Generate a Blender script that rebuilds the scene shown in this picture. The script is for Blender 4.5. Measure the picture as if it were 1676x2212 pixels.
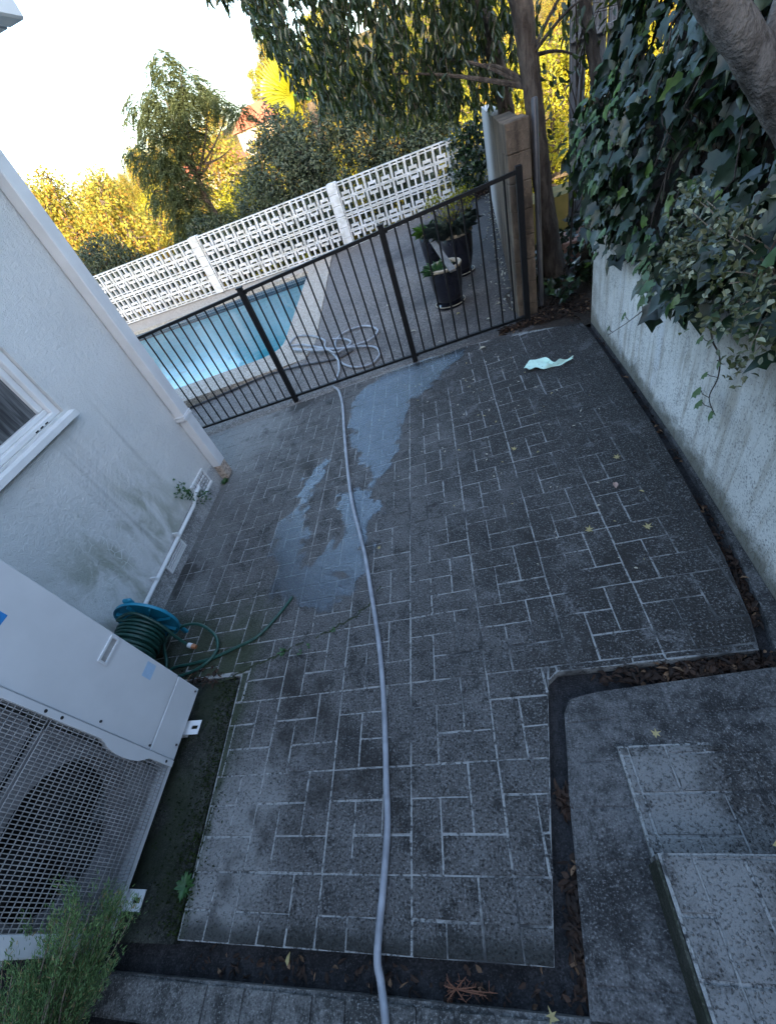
import bpy, math, random
import numpy as np
from mathutils import Vector, Matrix

C = bpy.context.scene
COL = C.collection
for o in list(bpy.data.objects):
    bpy.data.objects.remove(o)

# ------------------------------------------------------------------ camera, sky, sun, exposure
ROT = ((0.95715745, 0.0340725, -0.28755639),
       (-0.17847073, -0.71259894, -0.67849167),
       (-0.22803028, 0.70074376, -0.67598844))
CAMZ = 2.0
cd = bpy.data.cameras.new('camera')
cam = bpy.data.objects.new('camera', cd)
COL.objects.link(cam)
rx, ry, rz = (Vector(r) for r in ROT)
rx.normalize(); rz.normalize(); ry = rz.cross(rx)
cam.matrix_world = Matrix(((rx.x, -ry.x, -rz.x, 0), (rx.y, -ry.y, -rz.y, 0), (rx.z, -ry.z, -rz.z, CAMZ), (0, 0, 0, 1)))
cd.sensor_fit = 'VERTICAL'; cd.sensor_height = 24.0
cd.lens = 894.07 / 2212 * 24.0
cd.clip_start = 0.02; cd.clip_end = 2000
C.camera = cam

SUN_EL, SUN_AZ = math.radians(12.5), math.atan2(0.22, -1.0)
w = bpy.data.worlds.new('World'); C.world = w; w.use_nodes = True
wn = w.node_tree; bg = wn.nodes['Background']
sky = wn.nodes.new('ShaderNodeTexSky'); sky.sky_type = 'NISHITA'; sky.sun_disc = False
sky.sun_elevation = SUN_EL; sky.sun_rotation = SUN_AZ
sky.air_density = 1.0; sky.dust_density = 3.2; sky.ozone_density = 1.7
wn.links.new(sky.outputs[0], bg.inputs[0]); bg.inputs[1].default_value = 0.15
sd = bpy.data.lights.new('sun', 'SUN'); so = bpy.data.objects.new('sun', sd); COL.objects.link(so)
sd.energy = 3.8; sd.angle = math.radians(0.5); sd.color = (1.0, 0.78, 0.46)
sdir = Vector((math.sin(SUN_AZ) * math.cos(SUN_EL), math.cos(SUN_AZ) * math.cos(SUN_EL), math.sin(SUN_EL)))
so.rotation_euler = sdir.to_track_quat('Z', 'Y').to_euler(); so.location = sdir * 60
C.view_settings.view_transform = 'Standard'; C.view_settings.look = 'None'
C.view_settings.exposure = 3.12; C.view_settings.gamma = 1.0
C.view_settings.use_curve_mapping = False

# ------------------------------------------------------------------ helpers
rng = np.random.default_rng(7)
random.seed(7)
ORG = {}
SLOPE = 0.068
def gz(x): return 0.098 + SLOPE * x
TILT = -math.atan(SLOPE)
def ray(px, py):
    d = (px - 838.0, py - 1106.0, 894.07)
    return Vector([sum(ROT[k][i] * d[k] for k in range(3)) for i in range(3)])
def ground_at(px, py, up=0.0):                     # point of the sloping paving that this sight line meets
    d = ray(px, py); t = (0.098 + up - CAMZ) / (d.z - SLOPE * d.x)
    return Vector((d.x * t, d.y * t, CAMZ + d.z * t))

def thing(name, label, cat, loc=(0, 0, 0), group=None):
    o = bpy.data.objects.new(name, None); COL.objects.link(o); o.location = loc
    o.empty_display_size = 0.1
    o['label'] = label; o['category'] = cat
    if group: o['group'] = group
    ORG[o.name] = Vector(loc)
    return o
def tag(o, label, cat, group=None):
    o['label'] = label; o['category'] = cat
    if group: o['group'] = group
    return o
def link_mesh(name, me, m, parent=None, loc=None):
    o = bpy.data.objects.new(name, me); COL.objects.link(o)
    if m is not None and not me.materials: me.materials.append(m)
    if parent is not None: o.parent = parent
    if loc is not None: o.location = loc
    return o

class MB:
    def __init__(s): s.v = []; s.f = []
    def add(s, vs, fs, M=None):
        n = len(s.v)
        s.v += [tuple(M @ Vector(v)) if M is not None else tuple(v) for v in vs]
        s.f += [tuple(i + n for i in f) for f in fs]
        return s
    def box(s, a, b, M=None):
        x0, y0, z0 = a; x1, y1, z1 = b
        return s.add([(x0, y0, z0), (x1, y0, z0), (x1, y1, z0), (x0, y1, z0), (x0, y0, z1), (x1, y0, z1), (x1, y1, z1), (x0, y1, z1)],
                     [(3, 2, 1, 0), (4, 5, 6, 7), (0, 1, 5, 4), (1, 2, 6, 5), (2, 3, 7, 6), (3, 0, 4, 7)], M)
    def bbox(s, a, b, e=0.006, M=None):            # box with chamfered edges
        x0, y0, z0 = a; x1, y1, z1 = b
        vs = []; idx = {}
        for i, x in enumerate((x0, x1)):
            for j, y in enumerate((y0, y1)):
                for k, z in enumerate((z0, z1)):
                    sx, sy, sz = (1 - 2 * i) * e, (1 - 2 * j) * e, (1 - 2 * k) * e
                    idx[(i, j, k, 0)] = len(vs); vs.append((x, y + sy, z + sz))
                    idx[(i, j, k, 1)] = len(vs); vs.append((x + sx, y, z + sz))
                    idx[(i, j, k, 2)] = len(vs); vs.append((x + sx, y + sy, z))
        g = lambda i, j, k, a: idx[(i, j, k, a)]
        fs = [(g(0,0,0,0), g(0,0,1,0), g(0,1,1,0), g(0,1,0,0)), (g(1,0,0,0), g(1,1,0,0), g(1,1,1,0), g(1,0,1,0)),
              (g(0,0,0,1), g(1,0,0,1), g(1,0,1,1), g(0,0,1,1)), (g(0,1,0,1), g(0,1,1,1), g(1,1,1,1), g(1,1,0,1)),
              (g(0,0,0,2), g(0,1,0,2), g(1,1,0,2), g(1,0,0,2)), (g(0,0,1,2), g(1,0,1,2), g(1,1,1,2), g(0,1,1,2))]
        for i in (0, 1):
            for j in (0, 1):
                q = (g(i,j,0,0), g(i,j,1,0), g(i,j,1,1), g(i,j,0,1)); fs.append(q if (i + j) % 2 else q[::-1])
            for k in (0, 1):
                q = (g(i,0,k,0), g(i,1,k,0), g(i,1,k,2), g(i,0,k,2)); fs.append(q[::-1] if (i + k) % 2 else q)
        for j in (0, 1):
            for k in (0, 1):
                q = (g(0,j,k,1), g(1,j,k,1), g(1,j,k,2), g(0,j,k,2)); fs.append(q if (j + k) % 2 else q[::-1])
        for i in (0, 1):
            for j in (0, 1):
                for k in (0, 1):
                    q = (g(i,j,k,0), g(i,j,k,1), g(i,j,k,2)); fs.append(q if (i + j + k) % 2 else q[::-1])
        return s.add(vs, fs, M)
    def tube(s, pts, r, n=8, cap=True):
        pts = [Vector(p) for p in pts]
        rs = r if isinstance(r, (list, tuple)) else [r] * len(pts)
        base = len(s.v); prev = None
        for i, p in enumerate(pts):
            t = (pts[min(i + 1, len(pts) - 1)] - pts[max(i - 1, 0)])
            if t.length < 1e-9: t = Vector((0, 0, 1))
            t.normalize()
            if prev is None:
                a = t.orthogonal().normalized()
            else:
                a = (prev - t * prev.dot(t))
                if a.length < 1e-6: a = t.orthogonal()
                a.normalize()
            prev = a; b = t.cross(a)
            for k in range(n):
                th = 2 * math.pi * k / n
                s.v.append(tuple(p + (a * math.cos(th) + b * math.sin(th)) * rs[i]))
        for i in range(len(pts) - 1):
            for k in range(n):
                k2 = (k + 1) % n
                s.f.append((base + i * n + k, base + i * n + k2, base + (i + 1) * n + k2, base + (i + 1) * n + k))
        if cap:
            s.f.append(tuple(base + k for k in reversed(range(n))))
            s.f.append(tuple(base + (len(pts) - 1) * n + k for k in range(n)))
        return s
    def lathe(s, prof, n=24, M=None, closed=False):
        vs = []; fs = []
        for r, z in prof:
            for k in range(n):
                th = 2 * math.pi * k / n; vs.append((r * math.cos(th), r * math.sin(th), z))
        m = len(prof)
        for i in range(m - 1 if not closed else m):
            i2 = (i + 1) % m
            for k in range(n):
                k2 = (k + 1) % n; fs.append((i * n + k, i * n + k2, i2 * n + k2, i2 * n + k))
        return s.add(vs, fs, M)
    def disc(s, r, z, n=24, M=None):
        return s.add([(r * math.cos(2 * math.pi * k / n), r * math.sin(2 * math.pi * k / n), z) for k in range(n)], [tuple(range(n))], M)
    def prism(s, poly, z0, z1):                    # poly counter-clockwise; z0 and z1 numbers or functions of (x, y)
        f0 = z0 if callable(z0) else (lambda x, y: z0); f1 = z1 if callable(z1) else (lambda x, y: z1)
        n = len(poly)
        vs = [(x, y, f0(x, y)) for x, y in poly] + [(x, y, f1(x, y)) for x, y in poly]
        fs = [tuple(reversed(range(n))), tuple(range(n, 2 * n))]
        fs += [(k, (k + 1) % n, n + (k + 1) % n, n + k) for k in range(n)]
        return s.add(vs, fs)
    def build(s, name, m, parent=None, smooth=False, origin=None):
        me = bpy.data.meshes.new(name)
        if parent is not None: og = ORG[parent.name]
        elif origin is not None: og = Vector(origin)
        else:
            a = np.array(s.v); og = Vector((float(a[:, 0].mean()), float(a[:, 1].mean()), float(a[:, 2].min())))
        me.from_pydata([(x - og.x, y - og.y, z - og.z) for x, y, z in s.v], [], s.f); me.update()
        if smooth:
            me.polygons.foreach_set('use_smooth', [True] * len(me.polygons))
            me.set_sharp_from_angle(angle=math.radians(42))
        o = link_mesh(name, me, m, parent, None if parent is not None else og)
        ORG[o.name] = og
        return o
def struct(o):
    o['kind'] = 'structure'; return o
def stuff(o):
    o['kind'] = 'stuff'; return o
def children_of(o): return [c for c in bpy.data.objects if c.parent == o]
def dup(root, loc, label=None, group=None, rotz=None, scale=None):
    r = root.copy(); COL.objects.link(r); r.location = loc
    if rotz is not None: r.rotation_euler = (0, 0, rotz)
    if scale is not None: r.scale = (scale,) * 3 if not isinstance(scale, tuple) else scale
    if label: r['label'] = label
    if group: r['group'] = group
    for ch in KIDS.get(root.name, []):
        c = ch.copy(); COL.objects.link(c); c.parent = r
    return r
KIDS = {}
def smooth_path(pts, n=8):                         # Catmull-Rom
    P = [Vector(p) for p in pts]; out = []
    for i in range(len(P) - 1):
        p0, p1, p2, p3 = P[max(i - 1, 0)], P[i], P[i + 1], P[min(i + 2, len(P) - 1)]
        for k in range(n):
            t = k / n
            out.append(0.5 * ((2 * p1) + (p2 - p0) * t + (2 * p0 - 5 * p1 + 4 * p2 - p3) * t * t + (3 * p1 - p0 - 3 * p2 + p3) * t ** 3))
    out.append(P[-1]); return out

# leaves in bulk -------------------------------------------------------------
T_QUAD = (np.array([(0, 0, 0), (.5, -.5, .12), (1, 0, 0), (.5, .5, .12)], float), [(0, 1, 2), (0, 2, 3)])
T_LANCE = (np.array([(0, 0, 0), (.35, -.5, .10), (.7, -.34, .06), (1, 0, -.12), (.7, .34, .06), (.35, .5, .10), (.36, 0, -.02), (.7, 0, -.04)], float),
           [(0, 1, 6), (1, 2, 7, 6), (2, 3, 7), (0, 6, 5), (6, 7, 4, 5), (7, 3, 4)])
T_IVY = (np.array([(.02, 0, 0), (-.10, -.22, .05), (.02, -.50, .03), (.22, -.40, .07), (.42, -.56, .0), (.58, -.26, .07), (1.0, 0, -.08),
                   (.58, .26, .07), (.42, .56, .0), (.22, .40, .07), (.02, .50, .03), (-.10, .22, .05), (.40, 0, -.03)], float),
         [(0, 1, 12), (1, 2, 3, 12), (3, 4, 5, 12), (5, 6, 12), (6, 7, 12), (7, 8, 9, 12), (9, 10, 11, 12), (11, 0, 12)])
T_MAPLE = (np.array([(0, 0, 0), (.1, -.12, .02), (.05, -.5, .08), (.35, -.18, .02), (.55, -.52, .1), (.55, -.1, .02), (1, 0, .06),
                     (.55, .1, .02), (.55, .52, .1), (.35, .18, .02), (.05, .5, .08), (.1, .12, .02), (.35, 0, -.02)], float),
           [(0, 1, 12), (1, 2, 3, 12), (3, 4, 5, 12), (5, 6, 7, 12), (7, 8, 9, 12), (9, 10, 11, 12), (11, 0, 12)])
T_NEEDLE = (np.array([(0, -.5, 0), (0, .5, 0), (.6, .45, .03), (1, 0, 0), (.6, -.45, .03)], float), [(0, 4, 2, 1), (4, 3, 2)])
def norm(a): return a / np.maximum(np.linalg.norm(a, axis=-1, keepdims=True), 1e-9)
def leaf_mesh(name, P, D, Nn, L, W, tpl, curl=1.0):
    tv, tf = tpl
    P = np.asarray(P, float); D = norm(np.asarray(D, float)); Nn = np.asarray(Nn, float)
    Sd = norm(np.cross(Nn, D)); Nn = norm(np.cross(D, Sd))
    n = len(P); L = np.broadcast_to(np.asarray(L, float), (n,)); W = np.broadcast_to(np.asarray(W, float), (n,))
    V = (P[:, None] + (tv[None, :, 0:1] * L[:, None, None]) * D[:, None] + (tv[None, :, 1:2] * W[:, None, None]) * Sd[:, None]
         + (tv[None, :, 2:3] * curl * L[:, None, None]) * Nn[:, None]).reshape(-1, 3)
    k = len(tv); sizes = np.array([len(f) for f in tf]); flat = np.concatenate([np.array(f) for f in tf])
    loops = (flat[None] + (np.arange(n) * k)[:, None]).reshape(-1)
    tot = np.tile(sizes, n); start = np.concatenate([[0], np.cumsum(tot)[:-1]])
    me = bpy.data.meshes.new(name)
    me.vertices.add(len(V)); me.vertices.foreach_set('co', V.astype(np.float32).reshape(-1))
    me.loops.add(len(loops)); me.loops.foreach_set('vertex_index', loops.astype(np.int32))
    me.polygons.add(len(tot)); me.polygons.foreach_set('loop_start', start.astype(np.int32))
    me.update(calc_edges=True); me.validate()
    return me
def leaf_obj(name, m, parent, *a, **k):
    me = leaf_mesh(name, *a, **k)
    o = link_mesh(name, me, m, parent)
    if parent is not None:
        og = ORG[parent.name]; me.transform(Matrix.Translation(-og)); ORG[o.name] = og
    return o
def rdir(n): return norm(rng.normal(size=(n, 3)))

# ------------------------------------------------------------------ materials
class X:                                            # one value in a node tree, with arithmetic
    def __init__(s, m, k): s.m = m; s.k = k
    def _b(s, o, op, rev=False):
        n = s.m.nt.nodes.new('ShaderNodeMath'); n.operation = op
        for i, v in enumerate((o, s) if rev else (s, o)):
            if isinstance(v, X): s.m.nt.links.new(v.k, n.inputs[i])
            else: n.inputs[i].default_value = v
        return X(s.m, n.outputs[0])
    def __add__(s, o): return s._b(o, 'ADD')
    __radd__ = __add__
    def __sub__(s, o): return s._b(o, 'SUBTRACT')
    def __rsub__(s, o): return s._b(o, 'SUBTRACT', True)
    def __mul__(s, o): return s._b(o, 'MULTIPLY')
    __rmul__ = __mul__
    def max(s, o): return s._b(o, 'MAXIMUM')
    def min(s, o): return s._b(o, 'MINIMUM')
    def abs(s): return s._b(0.0, 'ABSOLUTE')
    def ss(s, a, b):                                # smooth step from a (0) to b (1)
        n = s.m.nt.nodes.new('ShaderNodeMapRange'); n.interpolation_type = 'SMOOTHSTEP'
        s.m.nt.links.new(s.k, n.inputs[0])
        lo, hi, t0, t1 = (a, b, 0.0, 1.0) if a < b else (b, a, 1.0, 0.0)
        n.inputs[1].default_value = lo; n.inputs[2].default_value = hi; n.inputs[3].default_value = t0; n.inputs[4].default_value = t1
        return X(s.m, n.outputs[0])
class Mat:
    def __init__(s, name):
        s.mat = bpy.data.materials.new(name); s.mat.use_nodes = True; s.nt = s.mat.node_tree
        s.b = s.nt.nodes['Principled BSDF']; s.out = s.nt.nodes['Material Output']; s._g = None; s._x = None
    def geo(s):
        if s._g is None: s._g = s.nt.nodes.new('ShaderNodeNewGeometry')
        return s._g
    def xyz(s):
        if s._x is None:
            n = s.nt.nodes.new('ShaderNodeSeparateXYZ'); s.nt.links.new(s.geo().outputs['Position'], n.inputs[0])
            s._x = [X(s, n.outputs[i]) for i in range(3)]
        return s._x
    def island(s): return X(s, s.geo().outputs['Random Per Island'])
    def objrand(s): return X(s, s.nt.nodes.new('ShaderNodeObjectInfo').outputs['Random'])
    def vec(s, scale=(1, 1, 1)):
        n = s.nt.nodes.new('ShaderNodeMapping'); n.inputs['Scale'].default_value = scale
        s.nt.links.new(s.geo().outputs['Position'], n.inputs[0]); return n.outputs[0]
    def noise(s, scale, detail=3, rough=0.55, dist=0.0, vs=None):
        n = s.nt.nodes.new('ShaderNodeTexNoise')
        n.inputs['Scale'].default_value = scale; n.inputs['Detail'].default_value = detail
        n.inputs['Roughness'].default_value = rough; n.inputs['Distortion'].default_value = dist
        s.nt.links.new(s.vec(vs) if vs else s.geo().outputs['Position'], n.inputs['Vector'])
        return X(s, n.outputs[0])
    def vor(s, scale, feature='F1', out='Distance', vs=None):
        n = s.nt.nodes.new('ShaderNodeTexVoronoi'); n.feature = feature; n.inputs['Scale'].default_value = scale
        s.nt.links.new(s.vec(vs) if vs else s.geo().outputs['Position'], n.inputs['Vector'])
        return X(s, n.outputs[out])
    def wave(s, scale, vs=None, dist=0.0, detail=2):
        n = s.nt.nodes.new('ShaderNodeTexWave'); n.inputs['Scale'].default_value = scale; n.inputs['Distortion'].default_value = dist
        n.inputs['Detail'].default_value = detail
        s.nt.links.new(s.vec(vs) if vs else s.geo().outputs['Position'], n.inputs['Vector']); return X(s, n.outputs['Fac'])
    def col(s, c):
        if isinstance(c, X): return c
        n = s.nt.nodes.new('ShaderNodeRGB'); n.outputs[0].default_value = (*c, 1); return X(s, n.outputs[0])
    def mix(s, f, a, b):
        n = s.nt.nodes.new('ShaderNodeMix'); n.data_type = 'RGBA'
        if isinstance(f, X): s.nt.links.new(f.k, n.inputs[0])
        else: n.inputs[0].default_value = f
        for v, i in ((a, 6), (b, 7)):
            if isinstance(v, X): s.nt.links.new(v.k, n.inputs[i])
            else: n.inputs[i].default_value = (*v, 1)
        return X(s, n.outputs[2])
    def setp(s, **k):
        names = dict(color='Base Color', rough='Roughness', metal='Metallic', spec='Specular IOR Level', coat='Coat Weight', trans='Transmission Weight', ior='IOR')
        for q, v in k.items():
            i = s.b.inputs[names[q]]
            if isinstance(v, X): s.nt.links.new(v.k, i)
            elif q == 'color': i.default_value = (*v, 1)
            else: i.default_value = v
        return s
    def bump(s, h, dist=0.01, strength=1.0):
        n = s.nt.nodes.new('ShaderNodeBump'); n.inputs['Distance'].default_value = dist; n.inputs['Strength'].default_value = strength
        s.nt.links.new(h.k, n.inputs['Height']); s.nt.links.new(n.outputs[0], s.b.inputs['Normal']); return n
    def translucent(s, color, f=0.4):
        t = s.nt.nodes.new('ShaderNodeBsdfTranslucent'); m = s.nt.nodes.new('ShaderNodeMixShader'); m.inputs[0].default_value = f
        if isinstance(color, X): s.nt.links.new(color.k, t.inputs[0])
        else: t.inputs[0].default_value = (*color, 1)
        s.nt.links.new(s.b.outputs[0], m.inputs[1]); s.nt.links.new(t.outputs[0], m.inputs[2]); s.nt.links.new(m.outputs[0], s.out.inputs[0])
        return s
def plain(name, c, rough=0.5, metal=0.0, spec=0.5, var=0.12, scale=30.0, bump=0.0):
    m = Mat(name); f = m.noise(scale, 4)
    c1 = tuple(min(1, q * (1 + var)) for q in c); c2 = tuple(q * (1 - var) for q in c)
    m.setp(color=m.mix(f.ss(.3, .7), c2, c1), rough=rough, metal=metal, spec=spec)
    if bump: m.bump(m.noise(scale * 3, 4), bump)
    return m.mat
def leafmat(name, c1, c2, c3=None, rough=0.4, tr=0.35, trc=None, spec=0.5, f3=0.9):
    m = Mat(name); r = m.island()
    c = m.mix((r * .6 + m.noise(1.7, 4, .65) * .9 - .25).ss(.1, .9), c1, c2)
    if c3 is not None: c = m.mix(r.ss(f3, f3 + .02), c, c3)
    n = m.noise(40, 2); c = m.mix(n.ss(.35, .7) * 0.35, c, tuple(q * .6 for q in c1))
    m.setp(color=c, rough=rough, spec=spec)
    if tr: m.translucent(m.mix(r, trc or c2, c2) if trc else c, tr)
    return m.mat

def paving_masks(m):
    x, y, z = m.xyz()
    n1 = m.noise(1.1, 5, .6); n2 = m.noise(6.0, 5, .65); n3 = m.noise(220, 3, .7)
    # clean pale patches: by the left edge, beside the pool end, on the steps, and irregular worn patches
    left = (x + n2 * 0.5).ss(-0.76, -1.00) * (y + n2 * .6).ss(1.0, 0.6)
    left2 = (x + n2 * .8).ss(-1.45, -1.85) * y.ss(1.3, 1.7) * 0.55
    fence = (x + n2 * .6).ss(-1.3, -1.9) * y.ss(3.0, 3.6) * 0.8
    step = x.ss(0.28, 0.30) * (y + n2 * .3).ss(0.72, 0.6) * (x + n2 * 0.7).ss(1.12, 0.72) * m.noise(4.5, 4, .65).ss(.30, .48)
    return x, y, n1, n2, n3, left.max(left2).max(fence).max(step * 0.9)

def mat_paver():
    m = Mat('dark paver'); x, y, n1, n2, n3, pale = paving_masks(m)
    rnd = m.objrand()
    dirt = (n1 * .75 + n2 * .35 + x * .16 + (y - .8) * .035).ss(.46, .66)
    c = m.mix(dirt, (.082, .078, .075), (.025, .022, .0195))
    blot = m.noise(7.5, 8, .72, .5); c = m.mix(blot.ss(.52, .62) * .85, c, (.019, .018, .017)); c = m.mix(blot.ss(.46, .36) * .55, c, (.135, .132, .132))
    c = m.mix((n2.ss(.52, .75) * .35) + rnd * .10, c, (.090, .087, .087))
    c = m.mix(m.noise(3.1, 4, .6).ss(.56, .72) * .7, c, (.020, .020, .020))
    c = m.mix(pale * 0.9, c, (.215, .212, .205))
    sp = m.vor(70, 'F1'); agg = sp.ss(.30, .10)
    spots = m.noise(130, 3, .6)
    peb = m.vor(62, 'F1', 'Color'); sc_ = m.nt.nodes.new('ShaderNodeSeparateColor'); m.nt.links.new(peb.k, sc_.inputs[0]); pr = X(m, sc_.outputs[0])
    c = m.mix(pr.ss(.50, .90) * agg * .8, c, (.27, .265, .26))
    c = m.mix(spots.ss(.56, .63) * .65, c, (.20, .198, .198))
    c = m.mix(spots.ss(.46, .36) * (1.0 - pale * .35) * .95, c, (.008, .0075, .007))
    rim = (y + n2 * .10).ss(.045, -.02) * x.ss(.06, -.02) * y.ss(-.2, -.15)
    c = m.mix(rim * .8, c, (.010, .011, .009))
    c = m.mix(m.noise(.9, 6, .7).ss(.55, .64) * .75, c, (.017, .0145, .0125))
    moss = ((x + n2 * .25).ss(-1.18, -1.40) * (y - n2 * .9).ss(1.3, .6) * (y + n2 * .5).ss(.55, .95) * .8).max((x + n2 * .12).ss(-1.36, -1.41) * y.ss(1.0, .8) * .8)
    c = m.mix(moss, c, (.022, .032, .010))
    m.setp(color=c, rough=m.mix(n2, (.62,) * 3, (.9,) * 3), spec=.35)
    m.bump(spots * .7 + n3 * .35 + agg * .9 + n2 * 1.2, .007, 1.0)
    return m.mat
def mat_grout():
    m = Mat('grout'); x, y, n1, n2, n3, pale = paving_masks(m)
    k = m.noise(2.3, 4, .6)
    white = (k + pale * .35 + n2 * .18 - x * .04).ss(.47, .60)
    edge = (m.noise(22, 5, .75) * .6 + m.noise(95, 3, .7) * .4).ss(.40, .52)
    white = (white * edge * (x - n2 * .6).ss(.72, .35)).max(pale * edge)
    c = m.mix(white * .8, (.044, .043, .043), m.mix(m.noise(70, 3, .7), (.20, .20, .195), (.50, .50, .48)))
    m.setp(color=c, rough=.85, spec=.3); m.bump(n3 + m.noise(60, 2), .004)
    return m.mat
def mat_concrete(name, dark, light, green=0.0, sc=1.0):
    m = Mat(name); n1 = m.noise(2.2 * sc, 5, .65); n2 = m.noise(14 * sc, 5, .65); n3 = m.noise(150, 3, .7)
    n4 = m.noise(38 * sc, 4, .75)
    c = m.mix((n1 * .45 + n2 * .35 + n4 * .3).ss(.46, .66), dark, light)
    c = m.mix(n3.ss(.54, .68) * .7, c, tuple(min(1, q * 1.9) for q in light))
    c = m.mix(n3.ss(.47, .34) * .75, c, tuple(q * .4 for q in dark))
    c = m.mix(m.noise(1.3 * sc, 5, .7).ss(.56, .66) * .6, c, dark)
    if green: c = m.mix(m.noise(5, 4).ss(.42, .62) * green, c, (.016, .022, .009))
    m.setp(color=c, rough=.85, spec=.3); m.bump(n2 * 1.0 + n3 * .5, .008)
    return m.mat
def mat_aggregate(name, c1, c2, dark=0.6):
    m = Mat(name); x, y, z = m.xyz()
    v = m.vor(85, 'F1', 'Color'); n1 = m.noise(0.8, 4, .6); n2 = m.noise(7, 4)
    n = m.nt.nodes.new('ShaderNodeSeparateColor'); m.nt.links.new(v.k, n.inputs[0]); g = X(m, n.outputs[0])
    c = m.mix(g, tuple(q * .45 for q in c1), tuple(min(1, q * 1.5) for q in c1))
    c = m.mix(g.ss(.8, .9) * .6, c, c2)
    c = m.mix((n1 + x * 0.16 + n2 * .15).ss(.35, .75) * dark, c, (.024, .023, .024))
    m.setp(color=c, rough=.85, spec=.3); m.bump(m.vor(85, 'F1').ss(.1, .6) * -1.0, .005)
    return m.mat
def mat_render(name):
    m = Mat(name); x, y, z = m.xyz(); n1 = m.noise(1.5, 4); n2 = m.noise(34, 5, .6); n3 = m.noise(160, 3)
    c = m.mix(n1.ss(.3, .7), (.60, .60, .59), (.68, .68, .67))
    drip = m.noise(3.2, 6, .62, 0.6, vs=(1, 1.5, .8))
    zone = y.ss(1.0, 1.4) * y.ss(2.7, 2.1) * z.ss(.95, .45)
    c = m.mix(zone * drip.ss(.38, .62) * .9, c, (.32, .335, .28))
    streak = m.noise(1.0, 3, .5, 0.0, vs=(1, 9.0, .5)).ss(.52, .72) * z.ss(1.35, .9) * y.ss(1.6, 2.1) * y.ss(2.75, 2.4)
    c = m.mix(streak * .55, c, (.26, .26, .26))
    vein = m.vor(16, 'DISTANCE_TO_EDGE', 'Distance').ss(.035, .012)
    vz = y.ss(1.15, 1.35) * y.ss(2.0, 1.75) * z.ss(.75, .6) * z.ss(.22, .35) * m.noise(6, 3).ss(.5, .58)
    c = m.mix(vein * vz * 1.0, c, (.72, .73, .72))
    low = z.ss(.25, .02) * n2.ss(.35, .65)
    c = m.mix(low * .5, c, (.30, .30, .29))
    m.setp(color=c, rough=.75, spec=.3); m.bump(n2 * 1.0 + n3 * .7, .011)
    return m.mat
def mat_whitewash():
    m = Mat('weathered whitewash'); x, y, z = m.xyz()
    n1 = m.noise(1.4, 5, .6); n2 = m.noise(10, 5, .65); n3 = m.noise(95, 4, .75)
    c = m.mix(n1.ss(.35, .7), (.66, .635, .59), (.82, .80, .755))
    drip = m.noise(4, 5, .6, 0.2, vs=(1, 5.0, .5))
    c = m.mix(drip.ss(.48, .68) * .7, c, (.40, .35, .28))
    c = m.mix(m.noise(3, 4, .6, vs=(1, 3, .4)).ss(.52, .68) * .55 * y.ss(1.6, 2.4), c, (.74, .75, .78))
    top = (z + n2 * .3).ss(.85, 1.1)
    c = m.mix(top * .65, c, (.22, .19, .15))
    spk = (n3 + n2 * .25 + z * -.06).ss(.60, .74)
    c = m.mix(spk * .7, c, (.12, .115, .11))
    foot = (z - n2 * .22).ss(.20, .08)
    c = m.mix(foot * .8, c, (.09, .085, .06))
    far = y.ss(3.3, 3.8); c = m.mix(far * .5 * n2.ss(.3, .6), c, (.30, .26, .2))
    m.setp(color=c, rough=.85, spec=.25); m.bump(n2 + n3 * .8, .007)
    return m.mat

M = {}
M['paver'] = mat_paver(); M['grout'] = mat_grout()
M['concrete'] = mat_concrete('dark concrete', (.024, .0235, .0235), (.118, .115, .114))
M['gutter'] = mat_concrete('gutter', (.010, .010, .011), (.035, .034, .036))
M['mossy'] = mat_concrete('mossy concrete', (.010, .011, .009), (.050, .052, .042), .65)
M['moss_riser'] = mat_concrete('mossy riser', (.020, .024, .014), (.075, .075, .062), .9)
M['kerb'] = mat_concrete('kerb', (.030, .030, .029), (.15, .148, .143))
M['deck'] = mat_aggregate('deck aggregate', (.155, .135, .125), (.30, .27, .24), .75)
M['coping'] = mat_aggregate('coping aggregate', (.40, .34, .28), (.55, .49, .43), .0)
M['render'] = mat_render('painted render')
M['plinth'] = mat_concrete('plinth', (.20, .20, .20), (.42, .42, .42))
M['white'] = plain('white paint', (.66, .66, .66), .45, var=.05, scale=8)
M['farwall'] = plain('far wall', (.30, .22, .18), .7)
M['rooftile'] = plain('roof tile', (.26, .075, .045), .8)
M['pipe'] = plain('pipe paint', (.60, .60, .61), .4, var=.05, scale=6)
M['rust'] = plain('rusty flake', (.36, .29, .24), .9, var=.45, scale=45)
M['acbody'] = plain('enamel', (.62, .62, .63), .38, var=.04, scale=5)
M['acgrille'] = plain('grille wire', (.34, .33, .32), .5, var=.2, scale=20)
M['acdark'] = plain('dark interior', (.012, .012, .014), .8)
M['acshroud'] = plain('shroud', (.22, .21, .215), .6, var=.2, scale=8)
M['bluetape'] = plain('blue tape', (.03, .22, .55), .5)
M['paleblue'] = plain('pale blue tape', (.36, .50, .66), .5, var=.05)
M['reel'] = plain('blue plastic', (.012, .20, .30), .38, var=.12, scale=12)
M['greenhose'] = plain('green hose', (.012, .055, .042), .42, var=.25, scale=40)
M['greyhose'] = plain('grey hose', (.24, .25, .275), .5, var=.22, scale=14)
M['brasscoupling'] = plain('copper fitting', (.42, .17, .08), .5)
M['ironblack'] = plain('black iron', (.006, .006, .007), .55, spec=.22, var=.2)
M['steel'] = plain('grey steel', (.050, .050, .056), .5, .3, var=.25, scale=9)
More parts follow.
